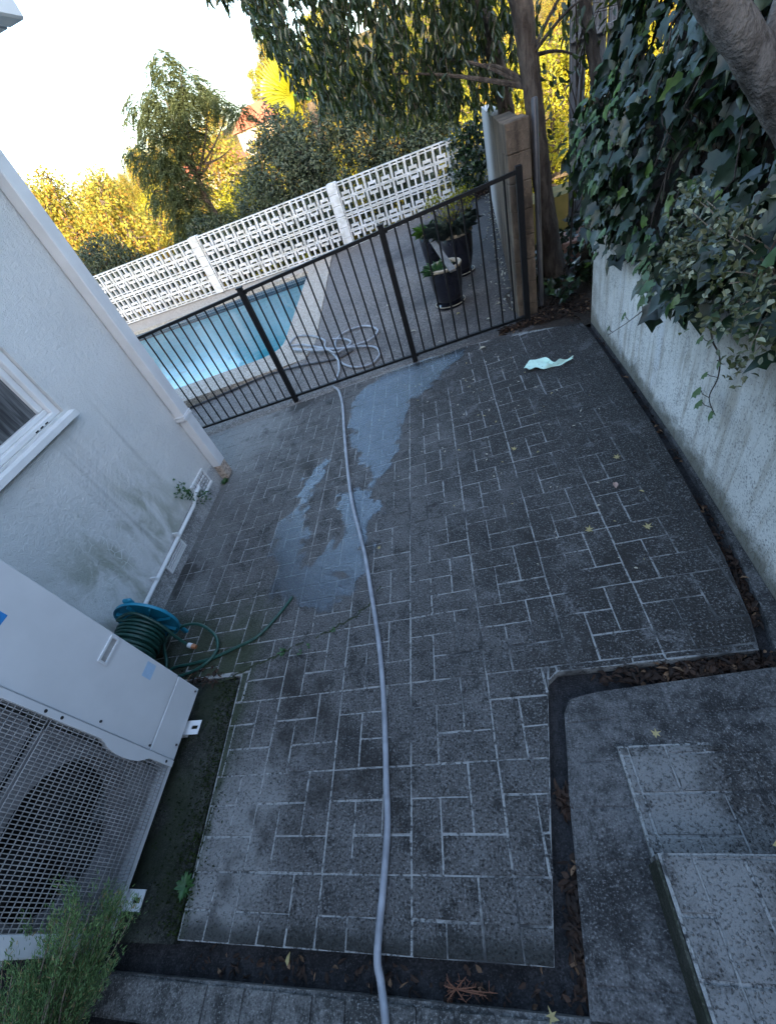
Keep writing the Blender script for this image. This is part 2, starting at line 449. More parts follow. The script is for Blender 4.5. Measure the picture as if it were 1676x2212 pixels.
def mat_block():
    m = Mat('white painted block'); n = m.noise(9, 5, .65); n3 = m.noise(90, 3)
    c = m.mix((n + m.objrand() * .15).ss(.40, .75), (.62, .62, .63), (.46, .45, .42))
    c = m.mix(m.noise(2.0, 4).ss(.62, .75) * .5, c, (.20, .20, .19))
    m.setp(color=c, rough=.8, spec=.3); m.bump(n3, .004); return m.mat
M['block'] = mat_block()
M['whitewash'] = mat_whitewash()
def mat_stub():
    m = Mat('stained wall'); n = m.noise(6, 5, .65, vs=(1, 1, .35)); n3 = m.noise(60, 4, .7); x, y, z = m.xyz()
    c = m.mix(n.ss(.35, .68), (.16, .120, .088), (.055, .040, .030))
    c = m.mix(y.ss(6.5, 9.0) * .6, c, (.55, .55, .55))
    c = m.mix(n3.ss(.55, .75) * .5, c, (.06, .05, .04))
    m.setp(color=c, rough=.9, spec=.2); m.bump(n3 + n, .012); return m.mat
M['stub'] = mat_stub()
def mat_bark(name, c1, c2, vs=(1, 1, .25), sc=22, bd=.02):
    m = Mat(name); n = m.noise(sc, 5, .65, .4, vs=vs); n2 = m.noise(3, 3)
    c = m.mix(n.ss(.35, .7), c1, c2); c = m.mix(n2.ss(.5, .7) * .5, c, tuple(q * .5 for q in c1))
    m.setp(color=c, rough=.9, spec=.2); m.bump(n + m.noise(90, 3) * .4, bd); return m.mat
M['bark'] = mat_bark('bark', (.040, .030, .024), (.105, .085, .070))
M['barkgrey'] = mat_bark('lichened bark', (.060, .050, .042), (.22, .195, .175), (1, 1, .6), 14)
M['barkpale'] = mat_bark('pale stem', (.20, .16, .12), (.34, .28, .22))
M['timber'] = mat_bark('weathered timber', (.13, .13, .135), (.26, .26, .27), (6, 6, .15), 10, .008)
M['plank'] = mat_bark('plank', (.11, .105, .10), (.22, .205, .195), (6, 1, 1), 10, .004)
M['potglaze'] = plain('blue black glaze', (.010, .011, .018), .18, var=.2, scale=6)
M['potrim'] = plain('clay rim', (.34, .29, .22), .7, var=.2, scale=25)
M['soil'] = plain('soil', (.040, .028, .020), .95, var=.4, scale=60, bump=.02)
M['terracotta'] = plain('terracotta', (.50, .27, .20), .8)
cm_ = Mat('mint cloth'); cm_.setp(color=cm_.mix(cm_.noise(55, 3, .6).ss(.60, .68) * .55, (.56, .76, .64), (.10, .14, .13)), rough=.85); M['cloth'] = cm_.mat
M['ivy'] = leafmat('ivy leaf', (.006, .016, .006), (.020, .042, .015), (.085, .15, .030), .32, .10, None, .5, .94)
M['ivylight'] = leafmat('young ivy leaf', (.07, .13, .05), (.10, .19, .07), None, .4, .3)
M['hang'] = leafmat('hanging leaf', (.016, .028, .012), (.045, .068, .022), (.15, .17, .015), .32, .30, (.10, .14, .012), .55, .95)
M['olive'] = leafmat('olive leaf', (.035, .052, .034), (.085, .110, .058), None, .45, .3)
M['olivedark'] = leafmat('dark shrub leaf', (.024, .036, .020), (.058, .080, .034), None, .45, .25)
M['jac'] = leafmat('feathery leaf', (.045, .062, .040), (.090, .115, .050), None, .55, .45, (.17, .18, .03))
M['gold'] = leafmat('golden leaf', (.085, .11, .025), (.34, .29, .035), (.30, .14, .03), .6, .45, (.36, .26, .03), .3, .80)
M['goldgreen'] = leafmat('yellow green leaf', (.11, .14, .016), (.34, .30, .018), None, .5, .5, (.34, .30, .016), .3)
M['palm'] = leafmat('palm blade', (.22, .24, .012), (.32, .30, .014), None, .5, .5)
M['juniper'] = leafmat('juniper', (.075, .15, .06), (.19, .30, .11), (.34, .26, .12), .55, .2, None, .3, .90)
M['weed'] = leafmat('weed', (.03, .085, .03), (.06, .15, .045), None, .5, .3)
M['grassy'] = leafmat('grass blade', (.05, .13, .015), (.10, .22, .03), None, .5, .3)
M['bluegrass'] = leafmat('blue grass blade', (.05, .075, .065), (.10, .14, .12), None, .5, .2)
M['shrubleaf'] = leafmat('small shrub leaf', (.045, .060, .018), (.15, .15, .065), (.32, .33, .20), .35, .25, None, .6, .85)
M['deadleaf'] = leafmat('dead leaf', (.018, .011, .008), (.060, .032, .020), (.20, .12, .07), .75, .1, None, .3, .90)
M['yellowleaf'] = leafmat('yellowed leaf', (.36, .30, .12), (.42, .34, .16), None, .7, .2)
M['paleleaf'] = leafmat('pale leaf', (.34, .31, .24), (.50, .46, .36), None, .7, .1)
M['pinkleaf'] = leafmat('pinkish leaf', (.38, .24, .20), (.42, .28, .22), None, .7, .1)

# ------------------------------------------------------------------ terrain and ground
def sst(a, b, v):
    t = min(1.0, max(0.0, (v - a) / (b - a))); return t * t * (3 - 2 * t)
def terrain_z(x, y):
    f = .35 + .65 * sst(-75, -8, x)
    z = -0.5 - 4.8 * sst(11.5, 27, y) + 17 * sst(36, 118, y) * f
    z += 0.5 * math.sin(x * .21 + 1) * math.sin(y * .17) * sst(14, 40, y)
    if y < 11.4: z = -2.4
    if y < 11.4 and x > 9: z = -1.2
    if y < -8: z = -0.4
    return z
b = MB()
xs = [-400, -250, -160, -120] + list(np.arange(-100, 100.1, 5)) + [120, 160, 250, 400]
ys = [-150, -60, -30, -8.1, -8, 0, 6, 11.3, 11.4, 12, 13, 14, 16, 18, 20, 23, 27, 32, 36] + list(np.arange(42, 130, 6)) + [150, 190, 260, 420]
for y in ys:
    for x in xs: b.v.append((x, y, terrain_z(x, y)))
nx = len(xs)
for j in range(len(ys) - 1):
    for i in range(nx - 1): b.f.append((j * nx + i, j * nx + i + 1, (j + 1) * nx + i + 1, (j + 1) * nx + i))
tm = Mat('hillside scrub'); n_ = tm.noise(.35, 5, .7)
tm.setp(color=tm.mix(n_.ss(.35, .65), (.040, .040, .012), (.12, .085, .030)), rough=.95, spec=.1)
struct(b.build('terrain', tm.mat, smooth=True, origin=(0, 0, 0)))

g_ = lambda dz: (lambda x, y: gz(x) + dz)
struct(MB().prism([(-9, -6), (1.3, -6), (1.3, 4.3), (-9, 4.3)], g_(-.30), g_(-.055)).build('ground', M['gutter']))

# ------------------------------------------------------------------ path slab with pinwheel pavers
R_EDGE = [(1.11, 3.74), (1.11, 3.3), (1.08, 2.31), (1.04, 1.71), (.99, 1.22), (.94, .91), (.905, .785)]
slab_poly = [(-1.463, -.088), (-.05, -.087), (.108, .69), (.125, .755), (.17, .788), (.905, .785)] + R_EDGE[-2::-1] + \
            [(.9, 3.90), (.514, 4.05), (.1, 4.11), (-.9, 4.12), (-1.83, 4.10), (-2.7, 4.03), (-3.6, 3.99), (-3.6, 3.16), (-2.40, 3.14), (-2.40, 1.0), (-1.52, .97)]
path = struct(MB().prism(slab_poly, g_(-.12), g_(-.0026)).build('path', M['grout'], origin=(0, 0, gz(0))))
PX0, PY0, PW, PH = -.135, .117, .3625, .349           # pinwheel block grid read off the grout lines
def clip(poly, hp):                                   # keep a*x + b*y <= c
    a, bb, c = hp; out = []
    for i in range(len(poly)):
        p, q = poly[i], poly[(i + 1) % len(poly)]
        dp, dq = a * p[0] + bb * p[1] - c, a * q[0] + bb * q[1] - c
        if dp <= 0: out.append(p)
        if (dp < 0 < dq) or (dq < 0 < dp):
            t = dp / (dp - dq); out.append((p[0] + t * (q[0] - p[0]), p[1] + t * (q[1] - p[1])))
    return out
def left_of(p, q):                                    # half plane to the left of p -> q
    dx, dy = q[0] - p[0], q[1] - p[1]; return (dy, -dx, dy * p[0] - dx * p[1])
def rects(x0, x1, y0, y1, gx=PX0, gy=PY0, pw=PW, ph=PH):
    u, v = pw / 3, ph / 3; out = []
    for i in range(math.floor((x0 - gx) / pw) - 1, math.ceil((x1 - gx) / pw) + 1):
        for j in range(math.floor((y0 - gy) / ph) - 1, math.ceil((y1 - gy) / ph) + 1):
            X0, Y0 = gx + i * pw, gy + j * ph
            out += [(X0, Y0 + 2 * v, X0 + 2 * u, Y0 + 3 * v), (X0 + 2 * u, Y0 + v, X0 + 3 * u, Y0 + 3 * v),
                    (X0 + u, Y0, X0 + 3 * u, Y0 + v), (X0, Y0, X0 + u, Y0 + 2 * v), (X0 + u, Y0 + v, X0 + 2 * u, Y0 + 2 * v)]
    return out
def brick_mesh(poly, jit=0.0022):
    cx = sum(p[0] for p in poly) / len(poly); cy = sum(p[1] for p in poly) / len(poly)
    def ins(e):
        r = []
        for x, y in poly:
            dx, dy = cx - x, cy - y
            r.append((x - cx + math.copysign(min(abs(dx), e), dx) + random.uniform(-jit, jit), y - cy + math.copysign(min(abs(dy), e), dy) + random.uniform(-jit, jit)))
        return r
    n = len(poly); o_, t_ = ins(.0036), ins(.0060)
    vs = [(x, y, -.010) for x, y in o_] + [(x, y, -.0024) for x, y in o_] + [(x, y, 0.0) for x, y in t_]
    fs = [tuple(range(2 * n, 3 * n))]
    for k in range(n):
        k2 = (k + 1) % n; fs += [(k, k2, n + k2, n + k), (n + k, n + k2, 2 * n + k2, 2 * n + k)]
    me = bpy.data.meshes.new('paver'); me.from_pydata(vs, [], fs); me.update()
    return me, (cx, cy)
SHARED = {}
def lay(parent, pieces, zf, tilt, limit=290, mat=None, name='paver'):
    og = ORG[parent.name]; mat = mat or M['paver']
    pieces.sort(key=lambda r: (r[1][0] ** 2 + r[1][1] ** 2 + 3.6))
    rest = []
    for i, (poly, c, full) in enumerate(pieces):
        if full:
            key = (round(full[0], 4), round(full[1], 4), random.randint(0, 3))
            if key not in SHARED:
                wx, wy = full[0] / 2, full[1] / 2
                SHARED[key] = brick_mesh([(-wx, -wy), (wx, -wy), (wx, wy), (-wx, wy)])[0]
                SHARED[key].materials.append(mat)
            me = SHARED[key]; cc = c
        else:
            me, cc = brick_mesh(poly); me.materials.append(mat)
        loc = Vector((cc[0], cc[1], zf(cc[0], cc[1]) + random.uniform(-.0006, .0012)))
        rot = (random.uniform(-.003, .003), tilt + random.uniform(-.003, .003), random.uniform(-.008, .008))
        if i < limit:
            o = link_mesh(name, me, None, parent, loc - og); o.rotation_euler = rot
        else:
            from mathutils import Euler
            rest.append((me, Matrix.Translation(loc) @ Euler(rot).to_matrix().to_4x4()))
    if rest:
        mb = MB()
        for me, mtx in rest: mb.add([v.co for v in me.vertices], [tuple(p.vertices) for p in me.polygons], mtx)
        stuff(mb.build(name, mat, parent))
pieces = []
for (x0, y0, x1, y1) in rects(-3.6, 1.2, -.1, 4.2):
    cx, cy = (x0 + x1) / 2, (y0 + y1) / 2
    hps = [left_of((-3.6, 4.0), (-2.7, 4.025))] and []
    hps += [(0, 1, 4.115), left_of((.1, 4.11), (-1.8, 4.10)), left_of((-1.8, 4.10), (-3.6, 3.985)), left_of((1.0, 3.85), (.1, 4.11))]
    if cy < .81 and y1 > .79 and cx > .1: hps += [(0, -1, -.789), (1, 0, .902), (-1, 0, -.17)]
    elif cy < .81:
        hps += [left_of((-.05, -.085), (.11, .70)), (0, -1, .088)]
        hps += [left_of((-1.517, .97), (-1.460, -.088))]
    else:
        k = 0
        for a, q in zip(R_EDGE[::-1][:-1], R_EDGE[::-1][1:]):
            if a[1] - .2 <= cy <= q[1] + .2: hps.append(left_of(a, q))
        hps.append((1, 0, 1.105))
        if cx < -1.51 and cy < 1.3:
            if y1 <= 1.0: hps.append(left_of((-1.517, .97), (-1.460, -.088)))
            else: hps += [(0, -1, -.992), (-1, 0, 2.398)]
        else: hps.append(left_of((-1.517, .97), (-1.460, -.088)) if cy < 1.0 else (-1, 0, 2.398) if cy < 3.15 else (-1, 0, 3.58))
    poly = [(x0, y0), (x1, y0), (x1, y1), (x0, y1)]; full = (x1 - x0, y1 - y0)
    for h in hps:
        n0 = list(poly); poly = clip(poly, h)
        if len(poly) < 3: break
        if poly != n0: full = None
    if len(poly) < 3: continue
    ar = abs(sum(poly[i][0] * poly[(i + 1) % len(poly)][1] - poly[(i + 1) % len(poly)][0] * poly[i][1] for i in range(len(poly)))) / 2
    if ar < .0008: continue
    c = (cx, cy) if full else (sum(p[0] for p in poly) / len(poly), sum(p[1] for p in poly) / len(poly))
    pieces.append((poly, c, full))
for P_c in ([(.126, .760), (.168, .790), (.168, .812), (.136, .812)], [(.108, .69), (.124, .757), (.134, .812), (.109, .812)], [(-1.507, .82), (-1.469, .82), (-1.469, .985), (-1.514, .985)]):
    pieces.append((P_c, (sum(p[0] for p in P_c) / 4, sum(p[1] for p in P_c) / 4), None))
lay(path, pieces, lambda x, y: gz(x), TILT)

# mossy slab under the air conditioner, concrete strip beside the retaining wall, landing in front of the steps
struct(MB().prism([(-2.42, -.12), (-1.485, -.10), (-1.535, .955), (-2.40, .985)], g_(-.12), g_(-.014)).build('concrete_pad', M['mossy']))
WALLF = [(1.0, -1.6), (1.06, .9), (1.13, 2.0), (1.155, 2.8), (1.172, 3.80)]
strip = [(x + .055, y) for x, y in R_EDGE[::-1]]
struct(MB().prism([(1.055, .72)] + [(x - .002, y) for x, y in WALLF[1:]] + [(1.165, 3.74)] + strip[::-1][1:], g_(-.12), lambda x, y: gz(x) - .012).build('gutter_strip', M['concrete']))
land = struct(MB().prism([(.022, -.19), (1.0, -.19), (1.055, .72), (.89, .715), (.30, .690), (.19, .672), (.155, .62), (.125, .45), (.105, .36)], g_(-.12), g_(-.004)).build('landing', M['concrete']))
lp_ = []
for (x0, y0, x1, y1) in rects(.0, 1.1, -.2, .75, gx=-.02, gy=-.12, pw=.54, ph=.42):
    poly = [(x0, y0), (x1, y0), (x1, y1), (x0, y1)]
    for h in (left_of((.35, .684), (.20, .668)), left_of((.90, .709), (.35, .684)), left_of((1.0, -.19), (1.05, .72)), (0, -1, .185), left_of((.165, .62), (.112, .36)), left_of((.112, .36), (.030, -.19)), (0, 1, .705)):
        poly = clip(poly, h)
        if len(poly) < 3: break
    if len(poly) < 3 or (min(p[0] for p in poly) > .31 and max(p[1] for p in poly) < .48): continue
    lp_.append((poly, (sum(p[0] for p in poly) / len(poly), sum(p[1] for p in poly) / len(poly)), None))
lay(land, lp_, lambda x, y: gz(x) - .001, TILT, mat=M['concrete'])
kerb = struct(MB().prism([(-1.83, -.30), (-.3, -.30), (.9, -.6), (1.0, -.192), (.020, -.180), (-.6, -.178), (-1.80, -.186)], g_(-.16), g_(-.004)).build('kerb', M['kerb'], origin=(-.6, -.25, gz(-.6))))
kp = []
for x0, x1 in ((-1.79, -1.27), (-1.255, -1.11), (-1.10, -.99), (-.98, -.845), (-.835, -.72), (-.71, -.48), (-.47, -.36), (-.35, -.24), (-.23, -.03)):
    kp.append(([(x0, -.298), (x1, -.298), (x1, -.188), (x0, -.188)], ((x0 + x1) / 2, -.25), None))
lay(kerb, kp, lambda x, y: gz(x) + .006, TILT, mat=M['kerb'], name='kerb_block')

# steps
stp = struct(MB().box((.305, .168, .04), (1.06, .483, .138)).box((.300, -1.2, .0), (1.06, .165, .272)).build('steps', M['grout'], origin=(.68, 0, .04)))
struct(MB().box((.290, -1.2, .05), (.2975, .150, .268)).build('riser_moss', M['moss_riser'], stp))
sp = []
for (x0, y0, x1, y1) in rects(.3, 1.06, .165, .485, gx=.338, gy=.335 - .349):
    poly = [(x0, y0), (x1, y0), (x1, y1), (x0, y1)]
    for h in ((-1, 0, -.310), (1, 0, 1.055), (0, -1, -.172), (0, 1, .479)):
        poly = clip(poly, h)
        if len(poly) < 3: break
    if len(poly) < 3: continue
    sp.append((poly, (sum(p[0] for p in poly) / len(poly), sum(p[1] for p in poly) / len(poly)), None))
lay(stp, sp, lambda x, y: .143, 0)
sp = []
for (x0, y0, x1, y1) in rects(.3, 1.06, -.6, .165, gx=.39, gy=-.085, pw=.375, ph=.36):
    poly = [(x0, y0), (x1, y0), (x1, y1), (x0, y1)]
    for h in ((-1, 0, -.305), (1, 0, 1.055), (0, -1, .6), (0, 1, .162)):
        poly = clip(poly, h)
        if len(poly) < 3: break
    if len(poly) < 3: continue
    sp.append((poly, (sum(p[0] for p in poly) / len(poly), sum(p[1] for p in poly) / len(poly)), None))
lay(stp, sp, lambda x, y: .277, 0)

# retaining wall on the right, with the soil bank behind it
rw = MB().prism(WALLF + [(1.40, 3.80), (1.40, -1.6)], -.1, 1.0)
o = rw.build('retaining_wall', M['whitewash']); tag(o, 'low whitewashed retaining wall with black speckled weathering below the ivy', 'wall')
b = MB(); bx_ = [1.19, 1.32, 1.50, 1.66, 1.85, 3, 9]; bz_ = [.985, 1.08, 1.50, 2.05, 2.9, 3.3, 3.6]
by_ = [-6, -3, -1.6, -.6, .4, 1.4, 2.4, 3.2, 3.74, 4.15, 4.5, 4.9]
for j, y in enumerate(by_):
    for x, z in zip(bx_, bz_):
        k = 1 - sst(4.15, 4.9, y)
        b.v.append((x + (.12 if y > 4 else 0), y, .1 + (z - .1) * k))
for j in range(len(by_) - 1):
    for i in range(6): b.f.append((j * 7 + i, j * 7 + i + 1, (j + 1) * 7 + i + 1, (j + 1) * 7 + i))
struct(b.build('bank', M['soil'], smooth=True))
b = MB(); gx_ = [.62, .9, 1.2, 1.6, 2.4, 4, 9]; gy_ = [3.78, 4.2, 4.6, 5.0, 5.4, 6, 7, 8.5, 11.3]
for y in gy_:
    for x in gx_: b.v.append((x, y, gz(min(x, 2)) - .012 + .02 * math.sin(x * 9 + y * 7) - 1.6 * sst(5.2, 8, y) - .4 * sst(1.5, 4, x)))
for j in range(len(gy_) - 1):
    for i in range(6): b.f.append((j * 7 + i, j * 7 + i + 1, (j + 1) * 7 + i + 1, (j + 1) * 7 + i))
struct(b.build('garden_bed', M['soil'], smooth=True))

# ------------------------------------------------------------------ pool terrace
struct(MB().prism([(-1.93, 4.0), (-.8, 4.05), (.5, 4.0), (.74, 4.0), (1.25, 10.72), (1.3, 11.2), (-2.37, 11.2), (-1.893, 5.9), (-1.935, 5.34)], g_(-.6), g_(-.011)).build('pool_deck', M['deck']))
struct(MB().prism([(-9.5, 3.90), (-1.936, 4.0), (-1.951, 5.33), (-3.70, 5.085), (-9.5, 4.3)], g_(-.6), g_(-.013)).build('pool_deck', M['deck']))
def rounded(pts, r, n=6):
    out = []
    for i in range(len(pts)):
        p0, p, p1 = Vector(pts[i - 1]), Vector(pts[i]), Vector(pts[(i + 1) % len(pts)])
        ri = r[i]
        a = p + (p0 - p).normalized() * ri; c = p + (p1 - p).normalized() * ri
        if ri < 1e-4: out.append(tuple(p)); continue
        for k in range(n + 1):
            t = k / n; q = a * (1 - t) ** 2 + p * 2 * t * (1 - t) + c * t * t; out.append((q.x, q.y))
    return out
inner = rounded([(-10.5, 4.75), (-2.455, 5.86), (-2.80, 10.15), (-10.5, 9.72)], [.05, .42, .10, .05])
outer = [(-10.9, 4.10), (-3.68, 5.110), (-1.98, 5.36), (-1.913, 5.905), (-2.385, 11.2), (-10.9, 11.2)]
ZC = -.055
me_b = MB()
# coping: ring between pool edge and outer line, thick, with a rounded nose over the water
import bmesh
bm = bmesh.new()
def ring(pts, z): return [bm.verts.new((x, y, z)) for x, y in pts]
it, ot = ring(inner, ZC), ring(outer, ZC)
es = [bm.edges.new((L[i], L[(i + 1) % len(L)])) for L in (it, ot) for i in range(len(L))]
bmesh.ops.triangle_fill(bm, use_beauty=True, use_dissolve=False, edges=es)
ib, ob = ring(inner, ZC - .075), ring(outer, ZC - .6)
for A, B_, fl in ((it, ib, 0), (ot, ob, 1)):
    for i in range(len(A)):
        k = (i + 1) % len(A); q = (A[i], A[k], B_[k], B_[i]); bm.faces.new(q if fl else q[::-1])
bmesh.ops.recalc_face_normals(bm, faces=bm.faces)
me = bpy.data.meshes.new('pool_coping'); bm.to_mesh(me); bm.free()
struct(link_mesh('pool_coping', me, M['coping']))
# basin: tile band then painted walls and floor
tmat = Mat('waterline tile'); tv = tmat.noise(30, 2)
br = tmat.nt.nodes.new('ShaderNodeTexBrick'); br.inputs['Scale'].default_value = 1.0; br.offset = 0
br.inputs['Brick Width'].default_value = .05; br.inputs['Row Height'].default_value = .05; br.inputs['Mortar Size'].default_value = .004
sx = tmat.xyz(); cmb = tmat.nt.nodes.new('ShaderNodeCombineXYZ')
tmat.nt.links.new((sx[0] + sx[1]).k, cmb.inputs[0]); tmat.nt.links.new(sx[2].k, cmb.inputs[1]); tmat.nt.links.new(cmb.outputs[0], br.inputs['Vector'])
br.inputs['Color1'].default_value = (.03, .06, .10, 1); br.inputs['Color2'].default_value = (.06, .11, .16, 1); br.inputs['Mortar'].default_value = (.25, .27, .28, 1)
tmat.nt.links.new(br.outputs['Color'], tmat.b.inputs['Base Color']); tmat.setp(rough=.2)
pm = Mat('pool paint'); pm.setp(color=pm.mix(pm.noise(1.2, 3), (.22, .82, .90), (.30, .90, .95)), rough=.6)
def shrink(pts, e):
    c = Vector((sum(p[0] for p in pts) / len(pts), sum(p[1] for p in pts) / len(pts)))
    return [tuple(Vector(p) + (Vector(p) - c).normalized() * e) for p in pts]
wallp = shrink(inner, .035)
def band(pts, z0, z1):
    b = MB(); n = len(pts)
    b.v = [(x, y, z0) for x, y in pts] + [(x, y, z1) for x, y in pts]
    b.f = [(i, n + i, n + (i + 1) % n, (i + 1) % n) for i in range(n)]
    return b
pool = struct(band(wallp, -1.6, -.285).build('pool_basin', pm.mat))
struct(band(wallp, -.285, ZC - .06).build('tile_band', tmat.mat, pool))
struct(MB().add([(x, y, -1.6) for x, y in wallp], [tuple(range(len(wallp)))]).build('pool_floor', pm.mat, pool))
wm = Mat('pool water'); wm.nt.nodes.remove(wm.b)
tr = wm.nt.nodes.new('ShaderNodeBsdfTransparent'); tr.inputs[0].default_value = (.62, .94, .94, 1)
gl = wm.nt.nodes.new('ShaderNodeBsdfGlossy'); gl.inputs['Roughness'].default_value = .02
fr = wm.nt.nodes.new('ShaderNodeFresnel'); fr.inputs[0].default_value = 1.75
bp = wm.nt.nodes.new('ShaderNodeBump'); bp.inputs['Distance'].default_value = .03; bp.inputs['Strength'].default_value = .4
wm.nt.links.new((wm.noise(4.5, 3, .5) + wm.noise(13, 2) * .3).k, bp.inputs['Height'])
mx = wm.nt.nodes.new('ShaderNodeMixShader')
wm.nt.links.new(fr.outputs[0], mx.inputs[0]); wm.nt.links.new(tr.outputs[0], mx.inputs[1]); wm.nt.links.new(gl.outputs[0], mx.inputs[2])
wm.nt.links.new(bp.outputs[0], gl.inputs['Normal']); wm.nt.links.new(bp.outputs[0], fr.inputs['Normal']); wm.nt.links.new(mx.outputs[0], wm.out.inputs[0])
wp = shrink(inner, .03)
struct(MB().add([(x, y, -.20) for x, y in wp], [tuple(range(len(wp)))]).build('pool_water', wm.mat))

# ------------------------------------------------------------------ house on the left
WX = -2.42
house = thing('house', 'pale rendered house wall with an aluminium window, a square downpipe and green algae stains', 'house', (WX, 0, -.1))
WY0, WY1, WZ0, WZ1 = .55, 2.20, 1.262, 2.55        # window opening
b = MB()
b.box((-8.5, -5.5, -.4), (WX, WY0, 2.9)); b.box((WX - .24, WY1, -.4), (WX, 3.13, 2.9)); b.box((-8.5, 2.89, -.4), (WX - .24, 3.13, 2.9))
b.box((WX - .24, WY0, -.4), (WX, WY1, WZ0)); b.box((WX - .24, WY0, WZ1), (WX, WY1, 2.9))
b.build('wall', M['render'], house)
MB().prism([(WX, -.1), (WX + .010, -.1), (WX + .010, 3.02), (WX, 3.02)], -.35, lambda x, y: .055 + .028 * y).build('plinth', M['plinth'], house)
MB().box((WX - 2.2, WY0 + .02, 1.0), (WX - 2.1, WY1 - .02, 2.6)).build('room_back', M['acshroud'], house)
win = MB().bbox((WX - .13, WY1 - .055, WZ0 + .0), (WX - .02, WY1 - .003, WZ1), .004).bbox((WX - .13, WY0 + .003, WZ0), (WX - .02, WY0 + .055, WZ1), .004) \
    .bbox((WX - .13, WY0 + .056, WZ0), (WX - .012, WY1 - .056, WZ0 + .03), .004).bbox((WX - .10, WY0 + .056, WZ0 + .031), (WX - .045, WY1 - .056, WZ0 + .058), .003) \
    .bbox((WX - .13, WY0 + .056, WZ1 - .04), (WX - .02, WY1 - .056, WZ1), .004).bbox((WX - .10, WY1 - .10, WZ0 + .059), (WX - .05, WY1 - .057, WZ1 - .041), .004) \
    .bbox((WX - .094, 1.30, WZ0 + .059), (WX - .05, 1.345, WZ1 - .041), .004).build('window', M['white'], house)
gm = Mat('window glass'); nn = gm.noise(3, 4, .6, 0, vs=(1, 6, .6))
gm.setp(color=gm.mix(nn.ss(.42, .7), (.045, .048, .052), (.16, .165, .17)), rough=gm.mix(nn, (.05,) * 3, (.25,) * 3), spec=.6)
MB().box((WX - .083, WY0 + .056, WZ0 + .059), (WX - .075, WY1 - .1005, WZ1 - .041)).build('pane', gm.mat, win)
MB().add([(WX - .128, WY0 - .03, WZ0 - .002), (WX + .045, WY0 - .03, WZ0 - .022), (WX + .045, WY1 + .035, WZ0 - .022), (WX - .128, WY1 + .035, WZ0 - .002),
          (WX - .128, WY0 - .03, WZ0 - .040), (WX + .045, WY0 - .03, WZ0 - .056), (WX + .045, WY1 + .035, WZ0 - .056), (WX - .128, WY1 + .035, WZ0 - .040)],
         [(0, 1, 2, 3), (7, 6, 5, 4), (1, 5, 6, 2), (2, 6, 7, 3), (0, 4, 5, 1)]).build('sill', M['white'], win)
b = MB()
for k in range(3): b.box((WX - .018, WY1 - .16 - k * .045, WZ0 + .004), (WX - .011, WY1 - .135 - k * .045, WZ0 + .012))
b.build('weep_slot_shade', M['acdark'], win)  # flat black bars; the slots' shade is painted, not cut
# downpipe with collar and rusted foot
dp = MB().bbox((WX + .004, 3.005, .10), (WX + .088, 3.128, 3.05), .006).build('downpipe', M['pipe'], house)
MB().bbox((WX + .001, 2.985, .625), (WX + .094, 3.134, .655), .004).bbox((WX + .001, 2.985, .66), (WX + .094, 3.134, .668), .002).build('collar', M['pipe'], dp)
MB().bbox((WX + .006, 3.007, -.055), (WX + .085, 3.126, .098), .008).build('rusted_foot', M['rust'], dp)
# service conduit along the wall foot
MB().tube(smooth_path([(WX + .028, .70, .085), (WX + .028, 1.5, .098), (WX + .028, 2.35, .112), (WX + .030, 2.47, .118), (WX + .03, 2.56, .15), (WX + .02, 2.66, .150), (WX - .02, 2.72, .148)], 5), .0155, 8).build('conduit', M['white'], house, True)
for k in range(5): MB().box((WX + .0, .86 + k * .42, .074 + .011 * k), (WX + .046, .872 + k * .42, .118 + .011 * k)).build('pipe_clip', M['white'], house)
# ventilator bricks
v = MB()
vy0, vy1, vz0, vz1 = 2.60, 2.868, .052, .212
v.box((WX, vy0, vz0), (WX + .016, vy0 + .016, vz1)).box((WX, vy1 - .016, vz0), (WX + .016, vy1, vz1)).box((WX, vy0 + .016, vz0), (WX + .030, vy1 - .016, vz0 + .018)).box((WX, vy0 + .016, vz1 - .014), (WX + .016, vy1 - .016, vz1))
for i in range(5):
    for j in range(4):
        y0 = vy0 + .022 + i * .0455; z0 = vz0 + .022 + j * .031
        v.add([(WX + .001, y0, z0), (WX + .001, y0 + .036, z0), (WX + .001, y0 + .036, z0 + .024), (WX + .001, y0, z0 + .024), (WX + .014, y0 + .008, z0 + .020), (WX + .014, y0 + .028, z0 + .020)],
              [(0, 1, 5, 4), (1, 2, 5), (2, 3, 4, 5), (3, 0, 4)])
MB().box((WX + .0005, vy0 + .012, vz0 + .012), (WX + .0008, vy1 - .012, vz1 - .012)).build('vent_shade_sheet', M['acshroud'], house)  # flat dark sheet; shade inside the openings is put into its colour
v.build('ventilator', M['white'], house)
v = MB(); vy0, vy1, vz0, vz1 = 1.84, 2.13, -.005, .092; PXF = WX + .0105
v.box((PXF, vy0, vz0), (PXF + .012, vy0 + .018, vz1)).box((PXF, vy1 - .018, vz0), (PXF + .012, vy1, vz1)).box((PXF, vy0 + .018, vz1 - .014), (PXF + .012, vy1 - .018, vz1)).box((PXF, vy0 + .018, vz0), (PXF + .012, vy1 - .018, vz0 + .012))
for k in range(3): v.box((PXF, vy0 + .018, vz0 + .020 + k * .021), (PXF + .012, vy1 - .018, vz0 + .030 + k * .021))
v.build('ventilator', M['white'], house)
MB().box((PXF + .0003, vy0 + .018, vz0 + .012), (PXF + .001, vy1 - .018, vz1 - .014)).build('vent_shade_sheet', M['acdark'], house)  # near-black sheet painted as the shade between the slats
